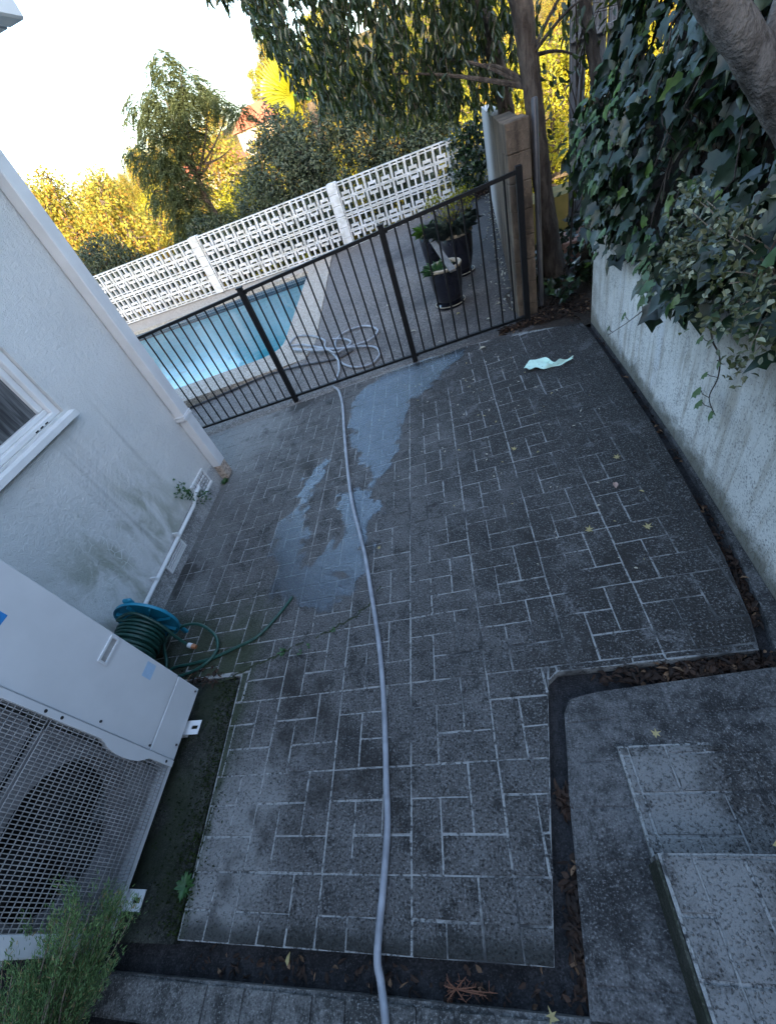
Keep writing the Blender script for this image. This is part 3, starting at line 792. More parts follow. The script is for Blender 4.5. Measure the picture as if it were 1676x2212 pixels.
# eaves: gutter box, soffit and hipped roof
MB().bbox((-2.12, -5.9, 2.90), (-2.0, 3.57, 3.03), .01).bbox((-8.9, 3.44, 2.90), (-2.122, 3.57, 3.03), .01).build('gutter', M['pipe'], house)
MB().box((-8.8, 3.14, 2.905), (-2.125, 3.435, 2.93)).box((-2.415, -5.8, 2.905), (-2.125, 3.138, 2.93)).build('soffit', M['white'], house)
rf = MB(); rf.add([(-2.06, -5.9, 3.0), (-2.06, 3.5, 3.0), (-8.9, 3.5, 3.0), (-8.9, -5.9, 3.0), (-5.4, -3.0, 4.5), (-5.4, .6, 4.5)],
                  [(0, 1, 5, 4), (1, 2, 5), (2, 3, 4, 5), (3, 0, 4)])
rf.build('roof', M['terracotta'], house)

# unseen two storey house added behind the courtyard to keep low sun off
nb = thing('sun_block_house', 'unseen plain two storey house added behind the courtyard to shade it', 'house', (0, -9, -.4))
b = MB().box((-12, -14, -.5), (13, -7.0, 6.6)); b.build('wall', M['render'], nb)
MB().add([(-12.5, -14.5, 6.6), (13.5, -14.5, 6.6), (13.5, -6.5, 6.6), (-12.5, -6.5, 6.6), (-8, -10.5, 8.6), (9, -10.5, 8.6)],
         [(0, 1, 5, 4), (1, 2, 5), (2, 3, 4, 5), (3, 0, 4), (3, 2, 1, 0)]).build('roof', M['terracotta'], nb)
for k in range(5):
    f = MB().box((-9 + k * 4.5, -7.0, 3.6), (-7.4 + k * 4.5, -6.95, 5.0)).build('window', M['white'], nb)
    MB().box((-8.92 + k * 4.5, -6.95, 3.68), (-7.48 + k * 4.5, -6.94, 4.92)).build('pane', gm.mat, f)

# ------------------------------------------------------------------ breeze block wall
YB = 10.85
wall = thing('breeze_block_wall', 'long white openwork wall of pierced concrete blocks beyond the pool', 'wall', (-2, YB, -.1))
PB, RH = .2905, .295; ZT = 1.145
def breeze(flip):
    s = PB - .004; h = RH - .004; t = .075
    R = [(0, .075, 0, 1), (.925, 1, 0, 1), (.075, .925, .925, 1), (.075, .925, 0, .075), (.075, .925, .77, .83), (.455, .545, .83, .925), (.44, .56, .36, .77),
         (.20, .80, .20, .36), (.20, .28, .075, .20), (.72, .80, .075, .20)]
    b = MB()
    for x0, x1, z0, z1 in R:
        if flip: z0, z1 = 1 - z1, 1 - z0
        b.box((x0 * s, 0, z0 * h), (x1 * s, t, z1 * h))
    me = bpy.data.meshes.new('block'); me.from_pydata(b.v, [], b.f); me.update(); me.materials.append(M['block']); return me
BM_ = [breeze(False), breeze(True)]
pil = [-8.78, -5.38, -1.985, 1.41]
for bay in range(3):
    x0 = pil[bay] + .20
    for c in range(11):
        for r in range(4):
            o = link_mesh('block', BM_[r % 2], None, wall, Vector((x0 + c * PB + .002, YB + random.uniform(-.003, .003), ZT - (r + 1) * RH + .002)) - ORG[wall.name])
            o.rotation_euler = (0, 0, random.uniform(-.008, .008))
for px in pil:
    p_ = MB()
    for r in range(6): p_.bbox((px + .001, YB - .05, ZT + .02 - (r + 1) * .20 + .002), (px + .199, YB + .14, ZT + .02 - r * .20 - .002), .006)
    p_.build('pillar', M['block'], wall)

# ------------------------------------------------------------------ pool fence
YF = 4.18
fence = thing('pool_fence', 'black tubular steel pool fence between the paved yard and the pool terrace', 'fence', (-1, YF, gz(-1)))
XL, XR = -4.9, .735
def fz(x, h): return gz(x) + h
def skew(x0, x1, y0, y1, h0, h1):
    return MB().add([(x0, y0, fz(x0, h0)), (x1, y0, fz(x1, h0)), (x1, y1, fz(x1, h0)), (x0, y1, fz(x0, h0)), (x0, y0, fz(x0, h1)), (x1, y0, fz(x1, h1)), (x1, y1, fz(x1, h1)), (x0, y1, fz(x0, h1))],
                    [(3, 2, 1, 0), (4, 5, 6, 7), (0, 1, 5, 4), (1, 2, 6, 5), (2, 3, 7, 6), (3, 0, 4, 7)])
PX = [-4.70, -3.27, -1.85, -.43, .71]
for i, x in enumerate(PX):
    pb = MB().bbox((x - .025, YF - .025, gz(x) - .03), (x + .025, YF + .025, fz(x, 1.222)), .003).build('post', M['ironblack'], fence)
    if i < 4:
        MB().bbox((x - .031, YF - .031, fz(x, 1.2225)), (x + .031, YF + .031, fz(x, 1.236)), .004).build('post_cap', M['ironblack'], pb)
        MB().box((x + .0255, YF - .018, fz(x, 1.165)), (x + .048, YF + .018, fz(x, 1.195))).build('bracket', M['ironblack'], pb)
        MB().box((x + .0255, YF - .018, fz(x, .04)), (x + .048, YF + .018, fz(x, .07))).build('bracket', M['ironblack'], pb)
for a, q in zip(PX[:-1], PX[1:]):
    skew(a + .026, q - .026, YF - .016, YF + .016, 1.172, 1.200).build('top_rail', M['ironblack'], fence)
    skew(a + .026, q - .026, YF - .014, YF + .014, .045, .070).build('bottom_rail', M['ironblack'], fence)
    n = round((q - a) / .109); 
    for k in range(1, n):
        x = a + (q - a) * k / n
        if 'bar' not in SHARED:
            o = MB().tube([(0, 0, 0), (0, 0, 1.10)], .0082, 8).build('bar', M['ironblack'], fence, True, None); SHARED['bar'] = o.data
            SHARED['bar'].transform(Matrix.Translation(ORG[fence.name]))
            o.location = Vector((x, YF, fz(x, .0705))) - ORG[fence.name]
        else:
            link_mesh('bar', SHARED['bar'], None, fence, Vector((x, YF, fz(x, .0705))) - ORG[fence.name])

# ------------------------------------------------------------------ end wall with block pier, steel pole
ew = thing('end_wall', 'stained rendered wall end with a pier of stacked blocks behind the fence', 'wall', (.75, 4.4, .1))
MB().prism([(.672, 4.62), (.83, 4.62), (1.42, 10.83), (1.24, 10.83)], -.2, lambda x, y: 1.60 - .03 * (y - 4.6)).build('wall', M['stub'], ew)
for k in range(8):
    e = random.uniform(-.004, .004)
    MB().bbox((.655 + e, 4.33 + e, .06 + k * .195), (.835 + e, 4.615, .06 + (k + 1) * .195 - .0005), .006).build('block', M['stub'], ew)
o = MB().tube([(.89, 4.42, .1), (.893, 4.42, 1.69), (.893, 4.42, 1.70)], [.0245, .0245, .016], 12).build('pole', M['steel'], None, True)
tag(o, 'bare grey steel pole standing between the end wall and the tree trunk', 'pole')

# grooved timber screen at the back right
scr = thing('timber_screen', 'tall screen of grooved grey timber boards with two rails beside the ivy', 'screen', (1.7, 6.0, -.2))
for k, (x0, x1) in enumerate(((1.56, 1.70), (1.76, 1.88), (1.90, 2.06), (2.08, 2.24))):
    b = MB(); n = 9; wd = (x1 - x0) / n
    for i in range(n): b.box((x0 + i * wd + .002, 6.0, -.6), (x0 + (i + 1) * wd - .002, 6.03, 3.3))
    b.box((x0, 6.031, -.6), (x1, 6.05, 3.3)).build('board', M['timber'], scr)
for z in (1.27, 1.86):
    MB().bbox((1.55, 5.955, z), (1.72, 5.995, z + .05), .006).build('rail', M['timber'], scr)
    MB().bbox((1.74, 5.955, z - .01), (2.26, 5.995, z + .04), .006).build('rail', M['timber'], scr)
st = thing('terracotta_step', 'pale terracotta step with a slotted front low behind the tree trunk', 'step', (1.5, 5.6, .1))
MB().bbox((1.33, 5.35, .30), (1.75, 5.75, .37), .008).build('tread', M['terracotta'], st)
for k in range(6): MB().box((1.335 + k * .07, 5.36, .12), (1.37 + k * .07, 5.40, .299)).build('slot_bar', M['terracotta'], st)

# ------------------------------------------------------------------ air conditioner
ax0, ax1 = -2.13, -1.74; ay0, ay1, aym = -.138, .893, .535; az0, az1 = .037, 1.66
ac = thing('air_conditioner', 'large pale outdoor air conditioner unit with wire fan grilles against the house', 'air conditioner', (-1.93, .38, gz(-1.93)))
b = MB()
b.box((ax0, ay0, az0), (ax1 - .004, aym - .002, az0 + .025)).box((ax0, ay0, az1 - .03), (ax1 - .004, aym - .002, az1))
b.box((ax0, ay0, az0 + .026), (ax1 - .012, ay0 + .02, az1 - .031)).box((ax0, ay0 + .021, az0 + .026), (ax0 + .02, aym - .002, az1 - .031))
b.box((ax0 + .021, aym - .022, az0 + .026), (ax1 - .05, aym - .002, az1 - .031))
b.box((ax0, aym, az0), (ax1 - .006, ay1 - .002, az1))
b.build('casing', M['acbody'], ac)
b = MB().bbox((ax1 - .005, aym + .001, .226), (ax1 + .002, ay1 + .001, 1.64), .003)
b.build('service_panel', M['acbody'], ac)
MB().bbox((ax1 - .005, aym + .001, .039), (ax1 + .0005, ay1, .218), .003).build('base_panel', M['acbody'], ac)
# frame strip between panel and grille, with the bulge of the fan ring
fs = MB(); pts = []
for k in range(60):
    z = az0 + .012 + k * (1.60 / 59)
    bl = .034 * max(0, 1 - ((z - .36) / .13) ** 2) ** .5 if abs(z - .36) < .13 else 0
    bl += .034 * max(0, 1 - ((z - 1.12) / .13) ** 2) ** .5 if abs(z - 1.12) < .13 else 0
    pts.append((z, .503 - bl))
n = len(pts)
fs.v = [(ax1 + .010, y, z) for z, y in pts] + [(ax1 + .010, aym - .004, z) for z, y in pts] + [(ax1 - .014, y, z) for z, y in pts] + [(ax1 - .014, aym - .004, z) for z, y in pts]
for i in range(n - 1):
    fs.f += [(i, n + i, n + i + 1, i + 1), (2 * n + i, i, i + 1, 2 * n + i + 1), (n + i, 3 * n + i, 3 * n + i + 1, n + i + 1)]
fs.f += [(0, 2 * n, 3 * n, n), (n - 1, 2 * n - 1, 4 * n - 1, 3 * n - 1)]
fs.build('grille_frame', M['acbody'], ac)
MB().bbox((ax1 - .014, ay0 + .001, az0 + .026), (ax1 + .010, ay0 + .060, az1 - .035), .004).build('grille_frame', M['acbody'], ac)
for z0, z1 in ((.070, .757), (.772, 1.46)):
    g = MB(); y0, y1 = ay0 + .0605, .502
    nv, nh = 46, 25; r = .0013
    for k in range(nv + 1):
        y = y0 + (y1 - y0) * k / nv
        bl = 0.030 if abs((z0 + z1) / 2 - 0) and False else 0
        g.box((ax1 + .004, y - r, z0), (ax1 + .004 + 2 * r, y + r, z1))
    for k in range(nh + 1):
        z = z0 + (z1 - z0) * k / nh
        g.box((ax1 + .0002, y0, z - r), (ax1 + .0035, y1, z + r))
    stuff(g.build('grille', M['acgrille'], ac))
    for y in (ay0 + .03, .517):
        for z in (z0 + .03, z1 - .03):
            MB().tube([(ax1 + .0102, y, z), (ax1 + .0112, y, z)], .007, 8).build('screw_hole_shade', M['acdark'], ac)  # black discs on the frame, coloured as the shade of holes
    # shroud plate with round opening, dark chamber and fan
    cy, cz, R = (y0 + y1) / 2 - .02, (z0 + z1) / 2, .262
    sh = MB(); xs_ = ax1 - .045; N = 48
    for k in range(N):
        th = 2 * math.pi * k / N; c_, s_ = math.cos(th), math.sin(th)
        q = min((.30 / abs(c_)) if abs(c_) > 1e-6 else 9, (.342 / abs(s_)) if abs(s_) > 1e-6 else 9)
        yo = min(max(cy + c_ * q, ay0 + .022), aym - .024); zo = min(max(cz + s_ * q, z0 - .005), z1 + .005)
        sh.v += [(xs_, cy + c_ * R, cz + s_ * R), (xs_, yo, zo), (xs_ - .10, cy + c_ * R * .96, cz + s_ * R * .96)]
    for k in range(N):
        a, q = 3 * k, 3 * ((k + 1) % N)
        sh.f += [(a, a + 1, q + 1, q), (a + 2, a, q, q + 2)]
    sh.build('fan_shroud', M['acshroud'], ac)
    MB().box((ax0 + .03, ay0 + .03, z0), (ax0 + .05, aym - .03, z1)).build('chamber', M['acdark'], ac)
    fan = MB().lathe([(.001, 0.05), (.05, .045), (.065, .02), (.065, -.04)], 20, Matrix.Translation((xs_ - .09, cy, cz)) @ Matrix.Rotation(math.pi / 2, 4, 'Y'))
    for k in range(3):
        vs = []; a0 = k * 2 * math.pi / 3 + .4
        for i in range(6):
            for j in range(4):
                rr = .06 + (.245 - .06) * i / 5; th = a0 + (j / 3 - .5) * (1.25 - .08 * i)
                vs.append((xs_ - .07 - .03 * (j / 3) * (1.2 - i * .1), cy + rr * math.cos(th), cz + rr * math.sin(th)))
        fan.add(vs, [(i * 4 + j, i * 4 + j + 1, (i + 1) * 4 + j + 1, (i + 1) * 4 + j) for i in range(5) for j in range(3)])
    fan.build('fan', M['acdark'], ac, True)
# handle recess: raised rim round a flat plate, recess shade put into its colour
h = MB(); hy0, hy1, hz0, hz1 = .757, .884, .655, .705
for (a, q) in (((hy0, hz0), (hy1, hz0 + .010)), ((hy0, hz1 - .010), (hy1, hz1)), ((hy0, hz0 + .010), (hy0 + .010, hz1 - .010)), ((hy1 - .010, hz0 + .010), (hy1, hz1 - .010))):
    h.box((ax1 + .0022, a[0], a[1]), (ax1 + .0075, q[0], q[1]))
h.build('handle', M['acbody'], ac)
MB().box((ax1 + .0022, hy0 + .012, hz0 + .012), (ax1 + .0028, hy1 - .012, hz1 - .012)).build('handle_shade_plate', M['acgrille'], ac)
MB().box((ax1 + .0022, .80, .392), (ax1 + .0027, .872, .452)).build('tape', M['paleblue'], ac)['label'] = 'pale blue strip of tape'
MB().box((ax1 + .0022, .655, 1.122), (ax1 + .0027, .742, 1.158)).build('tape', M['bluetape'], ac)['label'] = 'bright blue strip of tape'
for y, z in ((.56, .55), (.552, .235), (.60, .065), (.87, .065)):
    MB().lathe([(.0005, .006), (.005, .005), (.006, 0)], 8, Matrix.Translation((ax1 + .0025, y, z)) @ Matrix.Rotation(math.pi / 2, 4, 'Y')).build('screw', M['steel'], ac)
for y in (.70, .02):
    ft = MB().box((ax0 + .02, y - .035, gz(-1.93) - .012), (ax1 - .03, y + .035, .0365))
    ft.box((ax1 - .03, y - .035, .004), (ax1 + .012, y + .035, .0085)).box((ax1 + .012, y - .035, .004), (ax1 + .062, y - .009, .0085)).box((ax1 + .012, y + .009, .004), (ax1 + .062, y + .035, .0085)).box((ax1 + .050, y - .009, .004), (ax1 + .062, y + .009, .0085))
    ft.build('foot', M['acbody'], ac)

# ------------------------------------------------------------------ hose reel with green hose
reel = thing('hose_reel', 'blue plastic hose reel wound with dark green hose behind the air conditioner', 'hose reel', (-2.2, 1.15, gz(-2.2)))
RC = Vector((-2.205, 1.15, .175))
Mx = lambda y: Matrix.Translation((RC.x, y, RC.z)) @ Matrix.Rotation(-math.pi / 2, 4, 'X')
for nm, y, sgn in (('flange', 1.315, 1), ('flange', .975, -1)):
    f = MB(); f.lathe([(.045, 0), (.175, .006 * sgn), (.192, -.012 * sgn), (.198, -.012 * sgn), (.198, .006 * sgn), (.180, .016 * sgn), (.045, .010 * sgn)], 36, Mx(y), closed=True)
    for k in range(8):
        f.box((-.004, .05, -.022 if sgn > 0 else .001), (.004, .178, -.001 if sgn > 0 else .022), Mx(y) @ Matrix.Rotation(k * math.pi / 4, 4, 'Z'))
    f.build(nm, M['reel'], reel, True)
MB().lathe([(.075, -.16), (.075, .16)], 24, Mx(1.145)).build('drum', M['reel'], reel, True)
MB().bbox((RC.x - .14, 1.325, gz(-2.2)), (RC.x - .11, 1.345, RC.z + .02), .004).bbox((RC.x + .11, 1.325, gz(-2.2)), (RC.x + .14, 1.345, RC.z + .02), .004).bbox((RC.x - .16, 1.324, RC.z + .021), (RC.x + .16, 1.346, RC.z + .05), .004).bbox((RC.x - .03, 1.322, RC.z + .16), (RC.x + .03, 1.350, RC.z + .215), .01).build('stand', M['reel'], reel)
coil = []
for layer, (r, ya, yb, n) in enumerate(((.088, .995, 1.285, 12), (.111, 1.275, 1.005, 11), (.132, 1.01, 1.25, 9))):
    N = n * 24
    for k in range(N):
        t = k / N; th = 2 * math.pi * n * t + layer
        rr = r + .004 * math.sin(th * .37 + layer)
        coil.append((RC.x + rr * math.cos(th), ya + (yb - ya) * t + .004 * math.sin(th * .21), RC.z + rr * math.sin(th)))
hr = .0098
gh = MB().tube(coil, hr, 7)
zz = lambda x, dz=hr: gz(x) + dz + .002
tail = smooth_path([coil[-1], (-2.30, 1.26, .30), (-2.16, 1.27, .33), (-2.06, 1.25, .22), (-2.01, 1.22, .09), (-1.985, 1.21, zz(-1.98) + .02)], 8)
gh.tube(tail, hr, 8)
gh.build('hose', M['greenhose'], reel, True)
loop = [(-2.10, 1.02, zz(-2.1)), (-2.09, 1.10, .0), (-2.15, 1.22, .02), (-2.10, 1.31, .035), (-1.95, 1.335, .03), (-1.79, 1.25, .02), (-1.74, 1.15, zz(-1.74) + .012), (-1.80, 1.06, zz(-1.8) + .012),
        (-1.95, 1.015, zz(-1.95)), (-2.07, 1.03, zz(-2.07)), (-2.05, 1.075, zz(-2.05)), (-1.90, 1.085, zz(-1.9)), (-1.745, 1.105, zz(-1.745)), (-1.60, 1.15, zz(-1.6)), (-1.47, 1.20, zz(-1.47)), (-1.36, 1.32, zz(-1.36)), (-1.282, 1.445, zz(-1.28))]
MB().tube(smooth_path(loop, 8), hr, 9).build('hose_end', M['greenhose'], reel, True)
cp = MB().tube([(-1.985, 1.21, zz(-1.98) + .02), (-1.972, 1.207, zz(-1.97) + .013), (-1.958, 1.204, zz(-1.96) + .008)], [.0145, .0165, .0165], 12).build('coupling', M['white'], reel, True)
MB().tube([(-1.958, 1.204, zz(-1.96) + .008), (-1.945, 1.201, zz(-1.945) + .004), (-1.930, 1.198, zz(-1.93) + .0)], [.0160, .0165, .013], 12).build('coupling_nut', M['brasscoupling'], cp, True)

# ------------------------------------------------------------------ grey hose from the foreground to the pool terrace
R2 = .0145
def gp(x, y, dz=R2): return (x, y, gz(x) + dz + .001)
main = [gp(-.555, -.42), gp(-.575, -.235, .022), (-.600, -.15, gz(-.6) + .005), gp(-.612, -.085, .018), gp(-.600, .08), gp(-.590, .25), gp(-.600, .40), gp(-.625, .72), gp(-.665, 1.02), gp(-.735, 1.37), gp(-.800, 1.67), gp(-.88, 1.96), gp(-.955, 2.25),
        gp(-1.05, 2.75), gp(-1.13, 3.23), gp(-1.20, 3.68), gp(-1.285, 4.02), (-1.355, 4.14, gz(-1.35) + .022), (-1.375, 4.21, gz(-1.37) + .022), gp(-1.36, 4.40, .006), gp(-1.36, 4.60, .006), gp(-1.43, 4.98, .02), gp(-1.51, 5.42, .03),
        gp(-1.40, 5.70, .01), gp(-1.12, 5.66, .006), gp(-.92, 5.36, .006), gp(-.98, 5.10, .02), gp(-1.20, 5.07, .03), gp(-1.45, 5.16, .03), gp(-1.72, 5.40, .03), (-2.10, 5.80, -.02), (-2.33, 5.96, -.035), (-2.28, 6.22, -.035), (-2.02, 6.08, -.03),
        gp(-1.72, 5.66, .02), gp(-1.66, 5.38, .02), gp(-1.48, 5.02, .03), gp(-1.36, 4.75, .02), gp(-1.18, 4.52, .006), gp(-.96, 4.43, .006), gp(-.85, 4.60, .006), gp(-.93, 4.86, .006), gp(-1.15, 5.01, .02), gp(-1.42, 5.10, .045), gp(-1.80, 5.34, .045), (-2.20, 5.73, -.015),
        (-2.10, 5.60, -.012), gp(-1.66, 5.28, .05), gp(-1.47, 5.02, .05), gp(-1.36, 5.00, .05), gp(-1.27, 5.22, .02), gp(-1.38, 5.42, .02), gp(-1.57, 5.53, .04)]
o = MB().tube(smooth_path(main, 9), R2 * .93, 10).build('grey_hose', M['greyhose'], None, True)
tag(o, 'long grey hose running up the pavers and coiled on the pool terrace', 'hose')
dr = [(-4.6, 5.02, gz(-4.6)), (-3.7, 5.055, gz(-3.7)), (-3.05, 5.13, gz(-3.05)), (-2.48, 5.20, gz(-2.48)), (-1.97, 5.10, gz(-1.97)), (-1.58, 4.96, gz(-1.58)), (-1.40, 4.92, gz(-1.4)), (-1.23, 5.0, gz(-1.23))]
o = MB().tube(smooth_path([(x, y, z + .006) for x, y, z in dr], 8), .013, 8).build('drain_hose', M['steel'], None, True)
tag(o, 'dark thin hose lying along the outer edge of the pool coping', 'hose')

# ------------------------------------------------------------------ pots, plank, cloth
def pot(name, label, x, y, z, R, H, rb):
    t = thing(name, label, 'plant pot', (x, y, z), 'glazed plant pots on the pool terrace')
    Mz = Matrix.Translation((x, y, z))
    MB().lathe([(.01, .028), (rb, .028), (rb * 1.12, .06), (R * .90, H * .45), (R * .985, H * .80), (R * .97, H - .03), (R * .90, H - .03), (R * .86, H * .7)], 36, Mz).build('body', M['potglaze'], t, True)
    MB().lathe([(R * .86, H - .030), (R * 1.00, H - .030), (R * 1.05, H - .018), (R * 1.05, H - .004), (R * 1.0, H + .006), (R * .90, H + .004), (R * .86, H - .010)], 36, Mz, closed=True).build('rim', M['potrim'], t, True)
    MB().lathe([(.01, H - .07), (R * .5, H - .06), (R * .88, H - .075)], 28, Mz).build('soil', M['soil'], t, True)
    sc = MB().lathe([(.01, .0), (rb * 1.35, .0), (rb * 1.45, .030), (rb * 1.38, .030), (rb * 1.28, .010), (.01, .012)], 36, Mz).build('saucer', M['potglaze'], t, True)
    MB().lathe([(rb * 1.38, .030), (rb * 1.46, .030), (rb * 1.465, .036), (rb * 1.37, .036)], 36, Mz, closed=True).build('saucer_rim', M['potrim'], sc, True)
    return t
def tuft(parent, m, x, y, z, n, L, spread, droop=.3, wid=.006, name='foliage', r0=.05, tpl=T_LANCE):
    a = rng.uniform(0, 2 * math.pi, n); rr = r0 * np.sqrt(rng.uniform(0, 1, n))
    P = np.stack([x + rr * np.cos(a), y + rr * np.sin(a), np.full(n, z)], 1)
    D = np.stack([np.cos(a) * spread, np.sin(a) * spread, rng.uniform(.5, 1.2, n)], 1) + rng.normal(0, .15, (n, 3))
    N_ = np.stack([-np.cos(a), -np.sin(a), np.full(n, .6)], 1)
    return leaf_obj(name, m, parent, P, D, N_, L * rng.uniform(.6, 1.15, n), wid, tpl, curl=1.0 + droop * 3)
x, y = .035, 5.36; z = gz(x)
p1 = pot('plant_pot', 'front blue black glazed pot with a plank laid across its rim', x, y, z - .008, .192, .44, .125)
tuft(p1, M['weed'], x - .09, y - .02, z + .37, 160, .14, .9, .3, .02, r0=.07)
x, y = .255, 6.30; z = gz(x)
p2 = pot('plant_pot', 'largest glazed pot on the terrace holding blue grass and a leggy shrub', x, y, z - .008, .205, .50, .125)
tuft(p2, M['bluegrass'], x - .04, y - .03, z + .44, 420, .30, .75, .35, .007, r0=.12)
b = MB()
shp = []
for k in range(26):
    a = random.uniform(0, 6.28); e = (x - .02 + random.uniform(-.30, .30), y + random.uniform(-.1, .35), z + random.uniform(.68, .95))
    b.tube([(x + .05 * math.cos(a), y + .05 * math.sin(a), z + .42), (x + (e[0] - x) * .45, y + (e[1] - y) * .4, z + .62), e], [.006, .004, .002], 5)
    for q in range(24): shp.append((e[0] + random.gauss(0, .045), e[1] + random.gauss(0, .045), e[2] + random.gauss(-.02, .035)))
b.build('stem', M['bark'], p2)
shp = np.array(shp); leaf_obj('foliage', M['goldgreen'], p2, shp, rdir(len(shp)) + [0, 0, .3], rdir(len(shp)) + [0, 0, 1.2], .035, .016, T_QUAD)
x, y = -.085, 7.03; z = gz(x)
p3 = pot('plant_pot', 'smallest glazed pot with bright green grass behind the front pot', x, y, z - .008, .150, .47, .10)
tuft(p3, M['grassy'], x, y, z + .41, 260, .18, .8, .3, .008, r0=.10)
# plank leaning over the front pot
a, q = Vector((.115, 4.98, .445 + gz(.03))), Vector((-.055, 6.28, .500 + gz(.03)))
ax = (q - a).normalized(); sd_ = Vector((ax.y, -ax.x, 0)).normalized(); up = sd_.cross(ax).normalized()
Mp = Matrix(((ax.x, sd_.x, up.x, a.x), (ax.y, sd_.y, up.y, a.y), (ax.z, sd_.z, up.z, a.z), (0, 0, 0, 1)))
o = MB().bbox((0, -.034, .0), ((q - a).length, .034, .022), .002, Mp).build('plank', M['plank'])
tag(o, 'weathered grey timber plank lying across the rims of the pots', 'plank')
# crumpled mint cloth
CN = np.abs(rng.normal(0, 1, (9, 5))); ii_ = np.linspace(0, 7.99, 35); jj_ = np.linspace(0, 3.99, 13)
CN = np.array([[(lambda a, q, u, v: (CN[a, q] * (1 - u) + CN[a + 1, q] * u) * (1 - v) + (CN[a, q + 1] * (1 - u) + CN[a + 1, q + 1] * u) * v)(int(i), int(j), i % 1, j % 1) for j in jj_] for i in ii_]) * .55
b = MB(); c0, c1 = Vector((.515, 3.335)), Vector((.872, 3.232)); nu, nv = 34, 12
for i in range(nu + 1):
    t = i / nu; wd = (.078 * min(1, t / .12 + .05) if t < .45 else .078 - .062 * sst(.42, .62, t)) * (1 - .4 * sst(.9, 1, t))
    for j in range(nv + 1):
        s_ = j / nv - .5
        p = c0.lerp(c1, t) + Vector((.27, .96)) * (s_ * 2 * wd) + Vector((.27, .96)) * (.025 * math.sin(t * 7) - .02 * t)
        zf_ = gz(p.x) + .006 + (.022 + .020 * t) * CN[i, j] + (.014 if .45 < t < .9 else .004) * (1 - abs(s_) * 2)
        b.v.append((p.x + .006 * math.sin(j * 1.3 + i * .23), p.y + .010 * CN[i, 12 - j] - .006 + .004 * math.sin(i * .9), zf_))
for i in range(nu):
    for j in range(nv): b.f.append((i * (nv + 1) + j, (i + 1) * (nv + 1) + j, (i + 1) * (nv + 1) + j + 1, i * (nv + 1) + j + 1))
o = b.build('cloth', M['cloth'], None, True); tag(o, 'crumpled mint green cloth lying on the dark pavers near the gutter', 'cloth')
o = MB().bbox((-1.62, -.42, gz(-1.5) - .03), (-.9, -.325, gz(-1.2) + .03), .01).build('timber_edging', M['plank']); tag(o, 'old greenish timber edging at the bottom edge below the kerb', 'edging')

# ------------------------------------------------------------------ water film on the pavers
P_ = [[(768, 862), (835, 802), (900, 776), (1010, 746), (980, 785), (930, 835), (885, 870), (872, 905), (862, 950), (838, 1010), (812, 1050), (803, 1045), (822, 1000), (812, 985), (780, 985), (764, 965), (758, 920)],
      [(735, 1070), (770, 1058), (800, 1062), (818, 1095), (813, 1130), (796, 1165), (790, 1210), (770, 1250), (735, 1240), (700, 1250), (676, 1235), (696, 1200), (718, 1170), (742, 1140), (738, 1100)],
      [(703, 988), (655, 1040), (630, 1090), (605, 1150), (592, 1210), (588, 1280), (625, 1300), (642, 1260), (650, 1200), (657, 1150), (667, 1090), (692, 1035), (708, 1000)],
      [(598, 1235), (680, 1230), (742, 1238), (762, 1270), (737, 1310), (690, 1332), (645, 1317), (608, 1290)],
      [(772, 985), (838, 978), (832, 1008), (802, 1014), (778, 1000)]]
polys = [np.array([[v.x, v.y] for v in (ground_at(*p) for p in P)]) for P in P_]
def sdist(pts, poly):                                # signed distance, negative inside
    n = len(poly); d = np.full(len(pts), 1e9); ins = np.zeros(len(pts), bool)
    for i in range(n):
        a, q = poly[i], poly[(i + 1) % n]; e = q - a; wv = pts - a
        t = np.clip((wv @ e) / (e @ e), 0, 1); d = np.minimum(d, np.linalg.norm(wv - t[:, None] * e, axis=1))
        c = ((a[1] > pts[:, 1]) != (q[1] > pts[:, 1])) & (pts[:, 0] < (q[0] - a[0]) * (pts[:, 1] - a[1]) / (q[1] - a[1] + 1e-12) + a[0]); ins ^= c
    return np.where(ins, -d, d)
st_ = .014
gx = np.arange(-1.75, .25, st_); gy = np.arange(1.25, 4.13, st_)
GX, GY = np.meshgrid(gx, gy); pts = np.stack([GX.ravel(), GY.ravel()], 1)
sdv = np.min([sdist(pts, p) for p in polys], axis=0)
def vnoise(p, f, seed):
    r_ = np.random.default_rng(seed); T = r_.uniform(-1, 1, (64, 64)); q = p * f; i = np.floor(q).astype(int); t = q - i; t = t * t * (3 - 2 * t)
    a = T[i[:, 0] % 64, i[:, 1] % 64]; b_ = T[(i[:, 0] + 1) % 64, i[:, 1] % 64]; c = T[i[:, 0] % 64, (i[:, 1] + 1) % 64]; d = T[(i[:, 0] + 1) % 64, (i[:, 1] + 1) % 64]
    return (a * (1 - t[:, 0]) + b_ * t[:, 0]) * (1 - t[:, 1]) + (c * (1 - t[:, 0]) + d * t[:, 0]) * t[:, 1]
sdn = sdv + .050 * vnoise(pts, 7, 1) + .045 * vnoise(pts, 15, 2) + .030 * vnoise(pts, 34, 3) + .010
wet = np.clip(.5 - sdn / .06, 0, 1)
keep = wet.reshape(GX.shape) > .0
W_, H_ = len(gx), len(gy)
cell = keep[:-1, :-1] | keep[1:, :-1] | keep[:-1, 1:] | keep[1:, 1:]
jj, ii = np.nonzero(cell); used = -np.ones(W_ * H_, int)
quads = np.stack([jj * W_ + ii, jj * W_ + ii + 1, (jj + 1) * W_ + ii + 1, (jj + 1) * W_ + ii], 1)
u = np.unique(quads); used[u] = np.arange(len(u))
me = bpy.data.meshes.new('puddle')
me.from_pydata([(float(a), float(q), gz(float(a)) + .0042) for a, q in pts[u]], [], used[quads].tolist()); me.update()
at = me.attributes.new('wetness', 'FLOAT', 'POINT'); at.data.foreach_set('value', wet[u].astype(np.float32))
